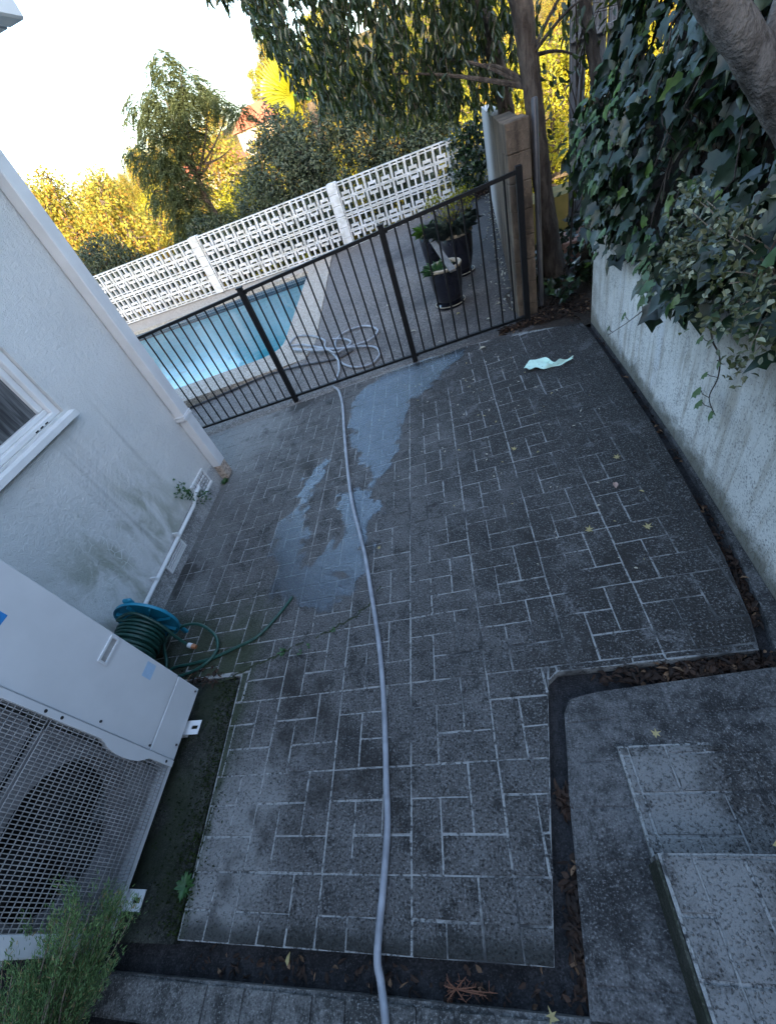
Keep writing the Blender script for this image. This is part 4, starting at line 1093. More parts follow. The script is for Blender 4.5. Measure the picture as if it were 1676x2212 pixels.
pm_ = Mat('thin water'); pm_.nt.nodes.remove(pm_.b)
an = pm_.nt.nodes.new('ShaderNodeAttribute'); an.attribute_name = 'wetness'; wv = X(pm_, an.outputs['Fac'])
t1 = pm_.nt.nodes.new('ShaderNodeBsdfTransparent')
t2 = pm_.nt.nodes.new('ShaderNodeBsdfTransparent'); t2.inputs[0].default_value = (.80, .81, .84, 1)
g2 = pm_.nt.nodes.new('ShaderNodeBsdfGlossy'); g2.inputs['Roughness'].default_value = .13; g2.inputs[0].default_value = (.82, .90, 1, 1)  # blue tint puts sky colour into the film's reflection
f2 = pm_.nt.nodes.new('ShaderNodeFresnel'); f2.inputs[0].default_value = 1.9
b2 = pm_.nt.nodes.new('ShaderNodeBump'); b2.inputs['Distance'].default_value = .016; b2.inputs['Strength'].default_value = .38
pm_.nt.links.new((pm_.noise(60, 3, .6) + pm_.noise(150, 2) * .5).k, b2.inputs['Height'])
m2 = pm_.nt.nodes.new('ShaderNodeMixShader'); m3 = pm_.nt.nodes.new('ShaderNodeMixShader')
for s_, k_ in ((g2, 'Normal'), (f2, 'Normal')): pm_.nt.links.new(b2.outputs[0], s_.inputs[k_])
pm_.nt.links.new((X(pm_, f2.outputs[0]) * 1.0).k, m2.inputs[0]); pm_.nt.links.new(t2.outputs[0], m2.inputs[1]); pm_.nt.links.new(g2.outputs[0], m2.inputs[2])
pm_.nt.links.new(((wv + pm_.noise(30, 4, .7) * .9 - .45).ss(.15, .80) * .86).k, m3.inputs[0]); pm_.nt.links.new(t1.outputs[0], m3.inputs[1]); pm_.nt.links.new(m2.outputs[0], m3.inputs[2]); pm_.nt.links.new(m3.outputs[0], pm_.out.inputs[0])
o = link_mesh('puddle', me, pm_.mat); tag(o, 'thin film of water spread in streaks over the pavers beside the grey hose', 'puddle')

# ------------------------------------------------------------------ vegetation
def blobs(centers, n, squash=(1, 1, 1), shell=.55):
    """n points spread through overlapping ellipsoids (x, y, z, r), denser toward their shells, with outward directions"""
    c = np.array(centers, float); wgt = c[:, 3] ** 2.2; k = rng.choice(len(c), n, p=wgt / wgt.sum())
    d = rdir(n); rr = (shell + (1 - shell) * rng.uniform(0, 1, n)) ** .8
    rr *= 1 + .16 * np.sin(d[:, 0] * 7 + k) * np.cos(d[:, 2] * 6 + 2 * k)
    return c[k, :3] + d * (rr * c[k, 3])[:, None] * np.array(squash), d
def limbs(b, base, tips, r0, n=8, sag=0.0, wob=.06):
    for t in tips:
        p0 = Vector(base); p1 = Vector(t); pts = []
        o1 = Vector((random.uniform(-1, 1), random.uniform(-1, 1), random.uniform(-.3, .6))) * wob * (p1 - p0).length
        for i in range(n + 1):
            q = i / n; pts.append(p0.lerp(p1, q) + o1 * math.sin(q * math.pi) + Vector((0, 0, sag * math.sin(q * math.pi))))
        b.tube(pts, [r0 * (1 - .78 * i / n) for i in range(n + 1)], 6)

# ivy over the retaining wall: leaves hang like shingles on a leaning, billowing face
ivy = thing('ivy', 'thick dark ivy hanging over the whitewashed retaining wall', 'ivy', (1.25, 2.2, 1.0))
NI = 5400
yy = rng.uniform(.35, 4.35, NI); vv = rng.uniform(0, 1, NI) ** .9
def ivy_face(y, v):
    low = .93 - .05 * np.sin(y * 2.6) - .045 * np.sin(y * 6.1 + 1) + .06 * np.clip(y - 2.6, 0, 2)
    zz_ = low + v * (3.1 - low)
    x_ = 1.06 + .03 * np.sin(y * 3.1) + .05 * np.sin(y * 5 + v * 9) + .58 * v ** 1.2 + .05 * np.sin(v * 14 + y * 2) + .13 * np.clip(y - 3.5, 0, 2)
    x_ = x_ + .07 * np.exp(-((v - .12) / .10) ** 2) * -1
    return x_, zz_
ix, iz = ivy_face(yy, vv)
dep = rng.uniform(0, 1, NI) ** 1.7
P = np.stack([ix + dep * .16, yy, iz], 1)
D = np.stack([rng.normal(-.42, .38, NI), rng.normal(-.12, .48, NI), rng.normal(-.82, .30, NI)], 1)
Nn = np.stack([rng.normal(-.85, .45, NI), rng.normal(-.10, .55, NI), rng.normal(.50, .48, NI)], 1)
L = rng.uniform(.045, .122, NI); L = L * np.where(rng.uniform(0, 1, NI) < .15, .6, 1)
dist = np.linalg.norm(P - np.array([0, 0, 2.0]), axis=1); rank = np.argsort(dist / L + dep * 30)
ivt = [leaf_mesh('leaf', [(0, 0, 0)], [(1, 0, 0)], [(0, 0, 1)], .1, .1 * wv_, T_IVY, c_) for wv_, c_ in ((.85, 1.0), (.95, 1.5), (.75, 1.2))]
for me_ in ivt: me_.materials.append(M['ivy'])
ivl = leaf_mesh('leaf', [(0, 0, 0)], [(1, 0, 0)], [(0, 0, 1)], .1, .08, T_IVY, 1.2); ivl.materials.append(M['ivylight'])
for q in rank[:285]:
    d = Vector(D[q]).normalized(); s_ = Vector(Nn[q]).cross(d).normalized(); nn_ = d.cross(s_)
    f = L[q] / .1
    o = link_mesh('leaf', ivl if random.random() < .06 else random.choice(ivt), None, ivy)
    o.matrix_local = Matrix.Translation(Vector(P[q]) - ORG[ivy.name]) @ Matrix(((d.x, s_.x, nn_.x, 0), (d.y, s_.y, nn_.y, 0), (d.z, s_.z, nn_.z, 0), (0, 0, 0, 1))) @ Matrix.Scale(f, 4)
rest = rank[285:]
stuff(leaf_obj('leaf_mass', M['ivy'], ivy, P[rest], D[rest], Nn[rest], L[rest], L[rest] * rng.uniform(.72, .95, len(rest)), T_IVY, curl=1.2))
ed = 110                                             # paler young leaves along the drooping edge and the far corner
ye = np.concatenate([rng.uniform(.8, 3.7, 60), rng.uniform(3.3, 4.2, 50)]); ve = np.concatenate([rng.uniform(0, .10, 60), rng.uniform(0, .35, 50)])
ex, ez = ivy_face(ye, ve); ed = len(ye)
stuff(leaf_obj('young_leaf_mass', M['ivylight'], ivy, np.stack([ex - .01, ye, ez], 1), np.stack([rng.normal(-.4, .3, ed), rng.normal(0, .5, ed), rng.normal(-.8, .3, ed)], 1),
      np.stack([rng.normal(-.8, .3, ed), rng.normal(0, .3, ed), rng.normal(.5, .3, ed)], 1), rng.uniform(.045, .085, ed), rng.uniform(.035, .06, ed), T_IVY, curl=1.3))
b = MB()
for k in range(46):
    y = random.uniform(.6, 4.2); v0 = random.uniform(.0, .7); pts = []
    for i in range(6):
        xx, zq = ivy_face(np.array(y + .12 * i * random.uniform(-.6, 1)), np.array(v0 + .06 * i)); pts.append((float(xx) + .02, y + .07 * i * random.uniform(-.5, 1), float(zq)))
    b.tube(pts, .0035, 5)
b.build('stem', M['bark'], ivy)
def vine(label, pts, leaves):
    t = thing('ivy_vine', label, 'vine', pts[0])
    sm = smooth_path(pts, 6); MB().tube(sm, [.0045 * (1 - .6 * i / (len(sm) - 1)) for i in range(len(sm))], 6).build('stem', M['bark'], t, True)
    for f, L_, dv, lm in leaves:
        p = sm[int(f * (len(sm) - 1))]; e = p + Vector(dv) * .055
        MB().tube([p, p.lerp(e, .5) + Vector((-.012, 0, .004)), e], .0017, 5).build('leaf_stalk', M['bark'], t)
        leaf_obj('leaf', M[lm], t, [tuple(e)], [(dv[0] * .3 - .25, dv[1] * .6, -.8)], [(-.8, .1, .5)], L_, L_ * .62, T_IVY, curl=1.4)
vine('long ivy tendril trailing down to the left across the whitewashed wall', [(1.07, 2.20, 1.03), (1.055, 2.34, .91), (1.07, 2.53, .77), (1.085, 2.81, .57), (1.11, 3.19, .32)],
     [(.25, .085, (-.3, .3, .9), 'ivylight'), (.48, .085, (-.4, .1, 1.0), 'ivylight'), (.72, .06, (-.4, .2, .9), 'ivylight'), (.93, .045, (-.3, .2, .8), 'ivylight')])
vine('short ivy tendril hanging straight down the whitewashed wall', [(1.06, 1.90, 1.00), (1.04, 1.79, .92), (1.05, 1.73, .87), (1.055, 1.71, .78), (1.06, 1.74, .66), (1.07, 1.68, .60)],
     [(.25, .05, (-.3, .9, .1), 'ivylight'), (.45, .035, (-.3, -.6, .2), 'ivylight'), (.62, .045, (-.3, .9, -.1), 'ivylight'), (.80, .07, (-.3, .8, .3), 'ivylight'), (.93, .06, (-.4, .7, .2), 'ivylight'), (.97, .05, (-.3, -.3, .4), 'ivylight')])

# small leaved shrub growing through the ivy near the right edge
shb = thing('small_leaf_shrub', 'pale tipped small leaved shrub growing out through the ivy at the right', 'shrub', (1.22, 1.75, .95))
b = MB(); tips = [(random.uniform(.88, 1.12), random.uniform(1.30, 2.05), random.uniform(1.02, 1.42)) for k in range(46)]
limbs(b, (1.24, 1.70, 1.0), tips, .006, 5, .05, .15); b.build('stem', M['barkpale'], shb)
tp = np.repeat(np.array(tips), 34, 0); tp += rng.normal(0, .034, tp.shape)
stuff(leaf_obj('foliage', M['shrubleaf'], shb, tp, rdir(len(tp)) + [-.6, -.1, .1], rdir(len(tp)) + [-.6, 0, 1.2], rng.uniform(.018, .036, len(tp)), rng.uniform(.011, .020, len(tp)), T_LANCE))

# leaning tree trunk in front of the ivy, slim stems rising from the bank
def trunk(name, label, cat, pts, rad, mat, n=14, group=None, lumps=.06):
    t = thing(name, label, cat, pts[0], group)
    sm = smooth_path(pts, 8); r_ = []
    for i in range(len(sm)):
        q = i / (len(sm) - 1) * (len(rad) - 1); k = min(int(q), len(rad) - 2); r_.append((rad[k] + (rad[k + 1] - rad[k]) * (q - k)) * (1 + lumps * math.sin(i * 1.7) * math.sin(i * .6 + 1)))
    MB().tube(sm, r_, n).build('trunk', mat, t, True); return t
lt = trunk('leaning_tree', 'grey brown lichened tree trunk leaning in front of the ivy at top right', 'tree', [(1.60, 1.84, .92), (1.40, 1.85, 1.24), (1.24, 1.85, 1.46), (1.09, 1.85, 1.65), (.97, 1.86, 1.81), (.855, 1.87, 1.95), (.70, 1.9, 2.2), (.50, 2.0, 2.7)], [.062, .056, .052, .050, .049, .049, .047, .042], M['barkgrey'], 18, lumps=.03)
MB().tube(smooth_path([(1.02, 1.86, 1.74), (1.10, 1.95, 1.98), (1.20, 2.05, 2.3), (1.25, 2.1, 2.7)], 5), [.020 - .0006 * i for i in range(16)], 10).build('limb', M['barkgrey'], lt, True)
trunk('slim_tree', 'slim dark stem rising from the ivy beside the timber screen', 'tree', [(1.56, 4.8, 1.0), (1.51, 4.85, 1.4), (1.45, 4.9, 1.75), (1.38, 4.95, 2.1), (1.30, 5.0, 2.6)], [.055, .05, .047, .042, .035], M['bark'], 10)
trunk('slim_tree', 'second dark stem leaning against the grooved boards of the screen', 'tree', [(1.88, 4.9, 1.0), (1.80, 4.95, 1.6), (1.68, 5.0, 2.0), (1.60, 5.05, 2.4)], [.06, .055, .05, .045], M['bark'], 10)
trunk('pale_sapling', 'thin pale straight stem standing in the ivy left of the leaning trunk', 'stem', [(1.40, 2.72, 1.10), (1.36, 2.72, 1.42), (1.32, 2.72, 1.72), (1.29, 2.74, 2.0), (1.25, 2.8, 2.4)], [.017, .016, .015, .014, .012], M['barkpale'], 10)
trunk('ivy_stump', 'short dark knotty stem in the ivy beside the thin pale stem', 'stem', [(1.42, 2.95, 1.3), (1.36, 2.95, 1.62), (1.31, 2.95, 1.85), (1.22, 3.0, 2.2)], [.026, .024, .03, .022], M['bark'], 10)

# the tree beside the steel pole whose canopy hangs over the terrace
ht = trunk('overhanging_tree', 'dark tree beside the steel pole with drooping leaves over the terrace', 'tree', [(1.16, 4.86, .02), (1.10, 4.86, .45), (1.045, 4.92, 1.0), (1.01, 5.0, 1.6), (.975, 5.05, 2.0), (.94, 5.08, 2.3), (.80, 5.2, 2.9)], [.13, .098, .082, .074, .078, .085, .06], M['bark'], 14)
b = MB()
limb_tips = [(.3, 5.6, 2.9), (-.5, 6.0, 3.0), (-1.1, 6.2, 3.1), (.1, 6.4, 2.7), (-.4, 5.4, 3.3), (1.2, 5.6, 3.0), (1.6, 5.3, 2.6), (-1.4, 6.6, 3.5), (.7, 6.4, 2.9)]
limbs(b, (.92, 5.1, 2.35), limb_tips, .045, 9, .15, .08)
limbs(b, (1.0, 5.02, 1.72), [(.62, 5.3, 1.98), (.30, 5.5, 2.12), (-.1, 5.7, 2.15)], .022, 7, .05, .05)
limbs(b, (1.0, 5.02, 1.9), [(1.45, 4.75, 2.3), (1.42, 5.0, 1.75), (1.36, 4.6, 2.1)], .016, 7, .05, .08)
b.build('limb', M['bark'], ht, True)
def zlow(x, y): return float(np.interp(x, [-1.6, -1.15, -1.0, -.8, -.45, -.15, .2, .5, .8, 1.1, 1.3, 1.7], [3.1, 2.62, 2.22, 2.04, 1.92, 1.78, 1.78, 1.62, 1.62, 1.72, 1.55, 1.5]))
LP, LD, TW = [], [], MB()
nc = 0
while nc < 800:
    x = random.uniform(-1.35, 1.62); y = random.uniform(5.2, 7.4); s_ = y / 6.0
    xq = x * s_
    zl = 2.0 + (zlow(x, y) - 2.0) * s_
    z = zl + .22 + random.uniform(0, 1) ** 1.25 * 1.75
    if x > 1.05 and random.random() < .93: continue
    if x > .55 and z < 2.2 and random.random() < .4: continue
    nc += 1
    a = random.uniform(0, 6.28); ln = random.uniform(.25, .5); dx, dy = math.cos(a) * .4, math.sin(a) * .4
    tw = [(xq + dx * ln * t, y + dy * ln * t, max(z - ln * (t ** 1.5) * .85, zl - .02)) for t in (0, .35, .7, 1.0)]
    TW.tube(tw, .0032, 4, False)
    for q in range(random.randint(16, 26)):
        t = random.uniform(0, 1); i = min(int(t * 3), 2); f = t * 3 - i
        p = [tw[i][k] + (tw[i + 1][k] - tw[i][k]) * f for k in range(3)]
        LP.append(p); LD.append((random.gauss(0, .42), random.gauss(0, .42), -1 + random.gauss(0, .3)))
LP, LD = np.array(LP), np.array(LD); n = len(LP)
TW.build('twig', M['bark'], ht)
LL = rng.uniform(.050, .115, n)
stuff(leaf_obj('foliage', M['hang'], ht, LP, LD, rdir(n) + [0, -.3, .2], LL, LL * rng.uniform(.30, .42, n), T_LANCE, curl=1.2))
# dark drooping tip hanging into the sky at the top
tip = np.array([(-1.62, 6.2, 3.28), (-1.52, 6.2, 3.22), (-1.40, 6.2, 3.26)]); tp = np.repeat(tip, 26, 0) + rng.normal(0, .05, (78, 3))
leaf_obj('foliage', M['hang'], ht, tp, rng.normal(0, .35, (78, 3)) + [0, 0, -1], rdir(78), .14, .045, T_LANCE)
bt = trunk('slim_tree', 'crooked dark trunk rising behind the top of the end wall', 'tree', [(1.02, 6.3, .5), (.99, 6.2, 1.3), (.92, 6.1, 1.75), (.86, 6.0, 2.0), (.78, 6.0, 2.3), (.5, 6.1, 2.9)], [.09, .085, .08, .075, .065, .05], M['bark'], 10)
# sparse sprays of yellow green leaves between the pole and the timber screen
hb = thing('slender_sapling', 'slender sapling with sparse dark sprays between the pole and the timber screen', 'sapling', (1.32, 5.1, .15))
b = MB(); tips = [(random.uniform(1.12, 1.66), random.uniform(4.7, 5.4), random.uniform(.75, 2.6)) for k in range(26)]
b.tube(smooth_path([(1.32, 5.1, .1), (1.36, 5.1, .8), (1.40, 5.05, 1.6), (1.5, 5.0, 2.6)], 6), .010, 6)
for t in tips: b.tube([(1.37, 5.08, max(.5, t[2] - .25)), ((1.37 + t[0]) / 2, (5.08 + t[1]) / 2, t[2] + .02), t], [.005, .0035, .002], 5)
b.build('stem', M['bark'], hb, True)
tp = np.repeat(np.array(tips), 10, 0) + rng.normal(0, .08, (260, 3))
stuff(leaf_obj('foliage', M['hang'], hb, tp, rng.normal(0, .6, (260, 3)) + [0, 0, -.5], rdir(260), rng.uniform(.05, .10, 260), .032, T_LANCE))
gc = thing('ground_ivy', 'low dark ground ivy in the shaded corner beyond the retaining wall', 'ground ivy', (1.3, 4.6, .18))
n = 900; P = np.stack([rng.uniform(.98, 2.3, n), rng.uniform(4.25, 5.9, n), np.zeros(n)], 1); P[:, 2] = .18 + .068 * np.minimum(P[:, 0], 2) + rng.uniform(-.02, .30, n) * np.clip((P[:, 0] - 1.0) * 1.4, .1, 1.2)
stuff(leaf_obj('foliage', M['ivy'], gc, P, rdir(n) + [-.4, -.4, -.3], rdir(n) + [-.3, -.3, 1.2], rng.uniform(.05, .10, n), rng.uniform(.04, .08, n), T_IVY))
cv = thing('climbing_ivy', 'dark ivy climbing the far right end of the openwork block wall', 'ivy', (.9, 10.8, .1))
n = 900; P = np.stack([.95 + rng.normal(0, .22, n), np.full(n, 10.79) + rng.uniform(-.05, .03, n), rng.uniform(.05, 1.3, n)], 1)
P = P[(P[:, 0] < 1.36) & (P[:, 0] > .25 + .35 * np.sin(P[:, 2] * 5) ** 2)]; n = len(P)
stuff(leaf_obj('foliage', M['ivy'], cv, P, rdir(n) + [0, -.3, -.9], rdir(n) + [0, -1.2, .4], rng.uniform(.05, .09, n), rng.uniform(.04, .08, n), T_IVY))

# dense dark trees just beyond the block wall
def bush(name, label, cat, base, cents, n, mat, leaf, squash=(1, 1, 1), tr=.07, tpl=T_LANCE, asp=.42, tips=None, shell=.5, up=.35):
    t = thing(name, label, cat, base)
    b = MB(); bt_ = Vector(base)
    fork = bt_ + Vector((0, 0, max(.3, (cents[0][2] - base[2]) * .55)))
    b.tube([bt_, bt_.lerp(fork, .5) + Vector((.04, 0, 0)), fork], [tr * 1.3, tr, tr * .9], 9)
    b.build('trunk', M['bark'], t, True)
    b = MB(); limbs(b, fork, [c[:3] for c in cents], tr * .7, 7, 0, .1)
    for c in cents: limbs(b, c[:3], [tuple(np.array(c[:3]) + rdir(1)[0] * c[3] * .85) for _ in range(5)], tr * .22, 4, 0, .12)
    b.build('limb', M['bark'], t, True)
    P, d = blobs(cents, n, squash, shell)
    stuff(leaf_obj('foliage', mat, t, P, rdir(n) + d * .5 + [0, 0, -.2], rdir(n) * .7 + d + [0, 0, up], rng.uniform(.6, 1.25, n) * leaf, rng.uniform(.7, 1.1, n) * leaf * asp, tpl))
    return t
bush('olive_tree', 'dense grey green tree directly behind the middle of the openwork wall', 'tree', (-3.2, 12.6, -1.0), [(-3.3, 12.7, 1.55, .85), (-4.1, 12.9, 1.15, .75), (-2.55, 12.6, 1.7, .70), (-3.0, 12.9, 2.1, .60), (-2.2, 12.8, 1.2, .70), (-3.7, 12.6, .6, .8), (-2.6, 12.5, .5, .75), (-4.5, 12.8, .65, .55)], 19000, M['olive'], .10, tr=.075)
bush('olive_tree', 'looser grey green tree behind the wall, right of the densest one', 'tree', (-1.15, 12.8, -1.0), [(-1.2, 12.8, 1.5, .60), (-.5, 12.9, 1.25, .62), (.2, 12.7, 1.15, .55), (-.9, 12.7, .75, .6), (.5, 12.8, 1.4, .5), (-.2, 12.6, .6, .5), (-1.6, 12.9, 2.1, .5)], 11000, M['olive'], .10, tr=.06)
bush('yellow_green_tree', 'yellow green leafy tree seen under the hanging canopy behind the wall', 'tree', (.3, 14.2, -1.4), [(.2, 14.2, 1.6, .8), (-.8, 14.4, 2.4, .6), (1.0, 14.2, 1.9, .7), (-.1, 14.3, 2.6, .7), (.8, 14.3, 2.8, .7)], 3800, M['goldgreen'], .10, tr=.07)
bush('dark_shrub', 'dark leafy shrub behind the wall beside the house corner', 'shrub', (-8.9, 12.9, -1.0), [(-9.0, 13.0, 1.15, .70), (-8.4, 12.9, .75, .62), (-9.7, 13.2, 1.1, .6), (-7.8, 12.8, .35, .55), (-9.2, 13.0, .5, .7)], 9500, M['olivedark'], .095, tr=.06)
bush('dark_shrub', 'small dark shrub behind the wall at the foot of the feathery tree', 'shrub', (-5.75, 12.6, -1.0), [(-5.8, 12.7, .95, .48), (-5.2, 12.6, .75, .5), (-6.3, 12.7, .6, .5), (-5.5, 12.6, .45, .5)], 6500, M['olivedark'], .09, tr=.05)

for k in range(9):
    x = -8.6 + k * 1.18
    bush('low_shrub', ('low dark shrub close behind the left bay of the openwork wall', 'low dark shrub close behind the middle bay of the openwork wall', 'low dark shrub close behind the right bay of the openwork wall')[k // 3] + (', its left one', ', its middle one', ', its right one')[k % 3], 'shrub', (x, 11.75, -.9),
         [(x + random.uniform(-.2, .2), 11.75, .05, .42), (x - .35, 11.8, .35, .36), (x + .35, 11.7, .30, .38), (x, 11.8, .62, .30)], 1500, M['olivedark'], .085, tr=.03)
# feathery drooping tree left of centre
jt = trunk('feathery_tree', 'airy feathery tree with drooping fronds and a bare forked trunk beyond the wall', 'tree', [(-5.75, 14.0, -1.5), (-5.78, 14.0, .3), (-5.80, 14.0, 1.0), (-5.86, 14.0, 1.5), (-5.83, 14.0, 2.05)], [.14, .115, .105, .09, .08], M['bark'], 12)
b = MB()
fork = (-5.83, 14.0, 2.05)
limbs(b, fork, [(-6.0, 14.1, 2.9), (-6.4, 14.2, 3.3), (-5.6, 14, 3.8)], .05, 9, .1, .05)
limbs(b, fork, [(-5.1, 14.0, 2.4), (-4.75, 13.9, 3.1), (-5.0, 14, 3.9)], .042, 9, -.08, .06)
limbs(b, (-5.5, 14.0, 2.25), [(-4.6, 13.9, 2.3), (-4.2, 13.9, 3.0)], .03, 8, -.05, .05)
limbs(b, (-5.86, 14.0, 1.6), [(-6.6, 13.9, 2.0), (-7.2, 13.9, 2.15), (-6.9, 13.8, 1.6)], .035, 8, .05, .06)
limbs(b, (-5.8, 14.0, 1.1), [(-6.9, 13.9, 1.75), (-6.5, 13.9, 1.3)], .025, 8, .0, .05)
b.build('limb', M['bark'], jt, True)
cl = [(-6.4, 14.1, 3.55, .55), (-6.9, 14.2, 3.1, .6), (-7.4, 14.1, 2.6, .55), (-7.6, 14.0, 2.0, .45), (-6.7, 14.0, 2.5, .6), (-7.2, 13.9, 1.6, .5), (-6.1, 14.1, 3.9, .42), (-5.6, 14.1, 3.6, .40), (-6.2, 14.0, 2.85, .45), (-6.6, 13.9, 1.9, .45),
      (-5.0, 14.0, 3.15, .32), (-4.7, 13.9, 2.85, .30), (-5.3, 14.0, 3.3, .3), (-7.7, 14.1, 3.0, .35), (-6.9, 13.9, 1.25, .4), (-6.3, 14.0, 1.2, .35)]
cl += [(-7.3, 13.9, 1.25, .5), (-6.0, 14.1, 4.15, .35), (-6.9, 14.0, 3.6, .5), (-7.0, 13.9, 2.1, .55), (-7.5, 13.8, .95, .4), (-5.9, 14.0, 3.3, .5), (-6.5, 14, .75, .4)]
cl = [(a + .62, q, c - .05, r) for a, q, c, r in cl]
NF = 1700; P, d = blobs(cl, NF, (1, 1, .8), .2)
LP, LD, LN = [], [], []
for p, dd in zip(P, d):                              # each frond is a drooping stalk with paired leaflets
    a = math.atan2(dd[1], dd[0]) + random.gauss(0, .6); ln = random.uniform(.28, .5); h = np.array([math.cos(a), math.sin(a), 0])
    for k in range(1, 11):
        t = k / 10; q = p + h * ln * .7 * t + np.array([0, 0, .08 * t - ln * .75 * t * t])
        sdv_ = np.array([-h[1], h[0], 0])
        for s_ in (-1, 1): LP.append(q); LD.append(h * .5 + sdv_ * s_ + [0, 0, -.7]); LN.append(h * -.2 + [0, 0, 1] + rng.normal(0, .3, 3))
n = len(LP)
stuff(leaf_obj('foliage', M['jac'], jt, LP, LD, LN, rng.uniform(.07, .12, n), rng.uniform(.022, .034, n), T_QUAD))

# fan palm behind the dense tree
fp = trunk('fan_palm', 'sunlit yellow green fan palm behind the dense grey green tree', 'palm', [(-2.9, 17.0, -2.5), (-2.85, 17, .5), (-2.8, 17, 2.6)], [.16, .13, .12], M['bark'], 10)
for k, (az, elv) in enumerate(((2.6, .95), (3.4, .55), (.6, .4), (5.2, .5), (1.6, .7), (4.2, .3), (2.1, .2), (0.0, .8))):
    c = Vector((-2.8, 17, 2.65)); dv = Vector((math.cos(az) * math.cos(elv), math.sin(az) * math.cos(elv) * .6, math.sin(elv))); hub = c + dv * .75
    MB().tube([c, c.lerp(hub, .5), hub], .018, 6).build('frond_stalk', M['weed'], fp)
    sdv_ = dv.cross(Vector((0, 1, .2))).normalized(); n_ = dv.cross(sdv_)
    an_ = np.linspace(-1.9, 1.9, 30); Dd = np.array([list(dv * math.cos(a) + sdv_ * math.sin(a)) for a in an_])
    leaf_obj('frond', M['palm'], fp, np.repeat([list(hub)], 30, 0), Dd, np.repeat([list(n_)], 30, 0), .85 - .12 * np.abs(an_), .085, T_LANCE, curl=.35)

# golden trees across the valley; the nearest are individual, all share four crowns
def gold_proto(name, label, cents, n, mat, leaf):
    sub = []
    for c in cents:
        for d in rdir(6): sub.append((c[0] + d[0] * c[3] * .75, c[1] + d[1] * c[3] * .75, c[2] + d[2] * c[3] * .72, c[3] * random.uniform(.28, .48)))
    cents = list(cents[:1]) + sub; cents[0] = (cents[0][0], cents[0][1], cents[0][2], cents[0][3] * .6)
    t = bush(name, label, 'tree', (0, 0, 0), cents, n, mat, leaf, tr=.13, tpl=T_QUAD, asp=.6, shell=.35)
    KIDS[t.name] = children_of(t); return t
gA = gold_proto('golden_tree', 'golden sunlit tree beside the house corner, nearest of the far trees', [(0, 0, 4.2, 2.0), (1.6, .3, 3.4, 1.7), (-1.7, -.2, 3.2, 1.8), (.5, -.8, 2.4, 1.7), (-.6, .6, 5.2, 1.3)], 15000, M['gold'], .13)
gB = gold_proto('golden_tree', 'yellow green rounded tree on the far slope beside the feathery tree', [(0, 0, 3.6, 2.1), (1.2, .4, 2.6, 1.5), (-1.3, .2, 2.5, 1.6), (.2, 0, 5.0, 1.2)], 12000, M['goldgreen'], .13)
G = 'sunlit trees on the slope across the valley'
def stand(proto, first, x, y, s, label):
    z = terrain_z(x, y) - .2
    if first: proto.location = (x, y, z); proto.scale = (s, s, s); proto['group'] = G; return proto
    return dup(proto, (x, y, z), label, G, random.uniform(0, 6), s)
stand(gA, True, -16.5, 27.5, 1.45, None); stand(gB, True, -10.5, 30, 1.15, None)
for (P0, x, y, s, lb) in ((gB, -7.2, 23.5, 1.12, 'yellow green tree right behind the forked trunk of the feathery tree'), (gA, -5.2, 25.5, 1.2, 'golden tree between the feathery tree and the palm'), (gB, -10.2, 24, 1.0, 'yellow green tree low behind the drooping fronds'), (gA, -21.5, 29, 1.65, 'wide golden tree at the far left behind the dark shrub'), (gA, -13.0, 33, 1.5, 'golden tree in the gap left of the feathery trunk'), (gA, -7.6, 31, 1.30, 'golden tree in the gap right of the feathery trunk'),
                      (gA, -26, 33, 1.75, 'leftmost golden tree along the edge of the sky'), (gB, -4.5, 29, 1.15, 'yellow green tree behind the dense grey green tree'), (gA, -1.8, 31, 1.35, 'golden tree glowing behind the hanging canopy'),
                      (gB, 1.8, 28, 1.3, 'yellow green tree behind the right part of the openwork wall'), (gB, 5.4, 26, 1.35, 'bright yellow green tree between the end wall and the timber screen'), (gB, 8.6, 27, 1.4, 'bright yellow green tree behind the timber screen'), (gA, 12, 30, 1.4, 'golden tree far right behind the ivy')):
    stand(P0, False, x, y, s, lb)
for k in range(74):
    y = random.uniform(52, 112); x = random.uniform(-.92, .35) * y * .95
    if -.42 < x / y < -.20 and 52 < y < 86: continue
    stand(random.choice((gA, gA, gB)), False, x, y, random.uniform(.75, 1.15), 'sunlit golden tree on the slope across the valley')
# houses on the far slope
def far_house(label, x, y, wd, dp_, h, roof):
    z = terrain_z(x, y); t = thing('hillside_house', label, 'house', (x, y, z))
    MB().box((x - wd / 2, y - dp_ / 2, z - 1), (x + wd / 2, y + dp_ / 2, z + h)).build('wall', M['farwall'], t)
    MB().add([(x - wd / 2 - .5, y - dp_ / 2 - .5, z + h), (x + wd / 2 + .5, y - dp_ / 2 - .5, z + h), (x + wd / 2 + .5, y + dp_ / 2 + .5, z + h), (x - wd / 2 - .5, y + dp_ / 2 + .5, z + h), (x - wd / 4, y, z + h + 2), (x + wd / 4, y, z + h + 2)],
             [(0, 1, 5, 4), (1, 2, 5), (2, 3, 4, 5), (3, 0, 4), (3, 2, 1, 0)]).build('roof', M[roof], t)
    n = int(wd // 3)
    for i in range(n):
        for fl in range(1):
            f = MB().box((x - wd / 2 + .7 + i * 3, y - dp_ / 2 - .06, z + .8 + fl * 2.8), (x - wd / 2 + 2.1 + i * 3, y - dp_ / 2 - .005, z + 2.2 + fl * 2.8)).build('window', M['pipe'], t)
            MB().box((x - wd / 2 + .8 + i * 3, y - dp_ / 2 - .08, z + .9 + fl * 2.8), (x - wd / 2 + 2.0 + i * 3, y - dp_ / 2 - .0605, z + 2.1 + fl * 2.8)).build('pane', gm.mat, f)
far_house('white house with a terracotta roof on the far slope left of the palm', -19.0, 72, 5, 5, 3.2, 'rooftile')
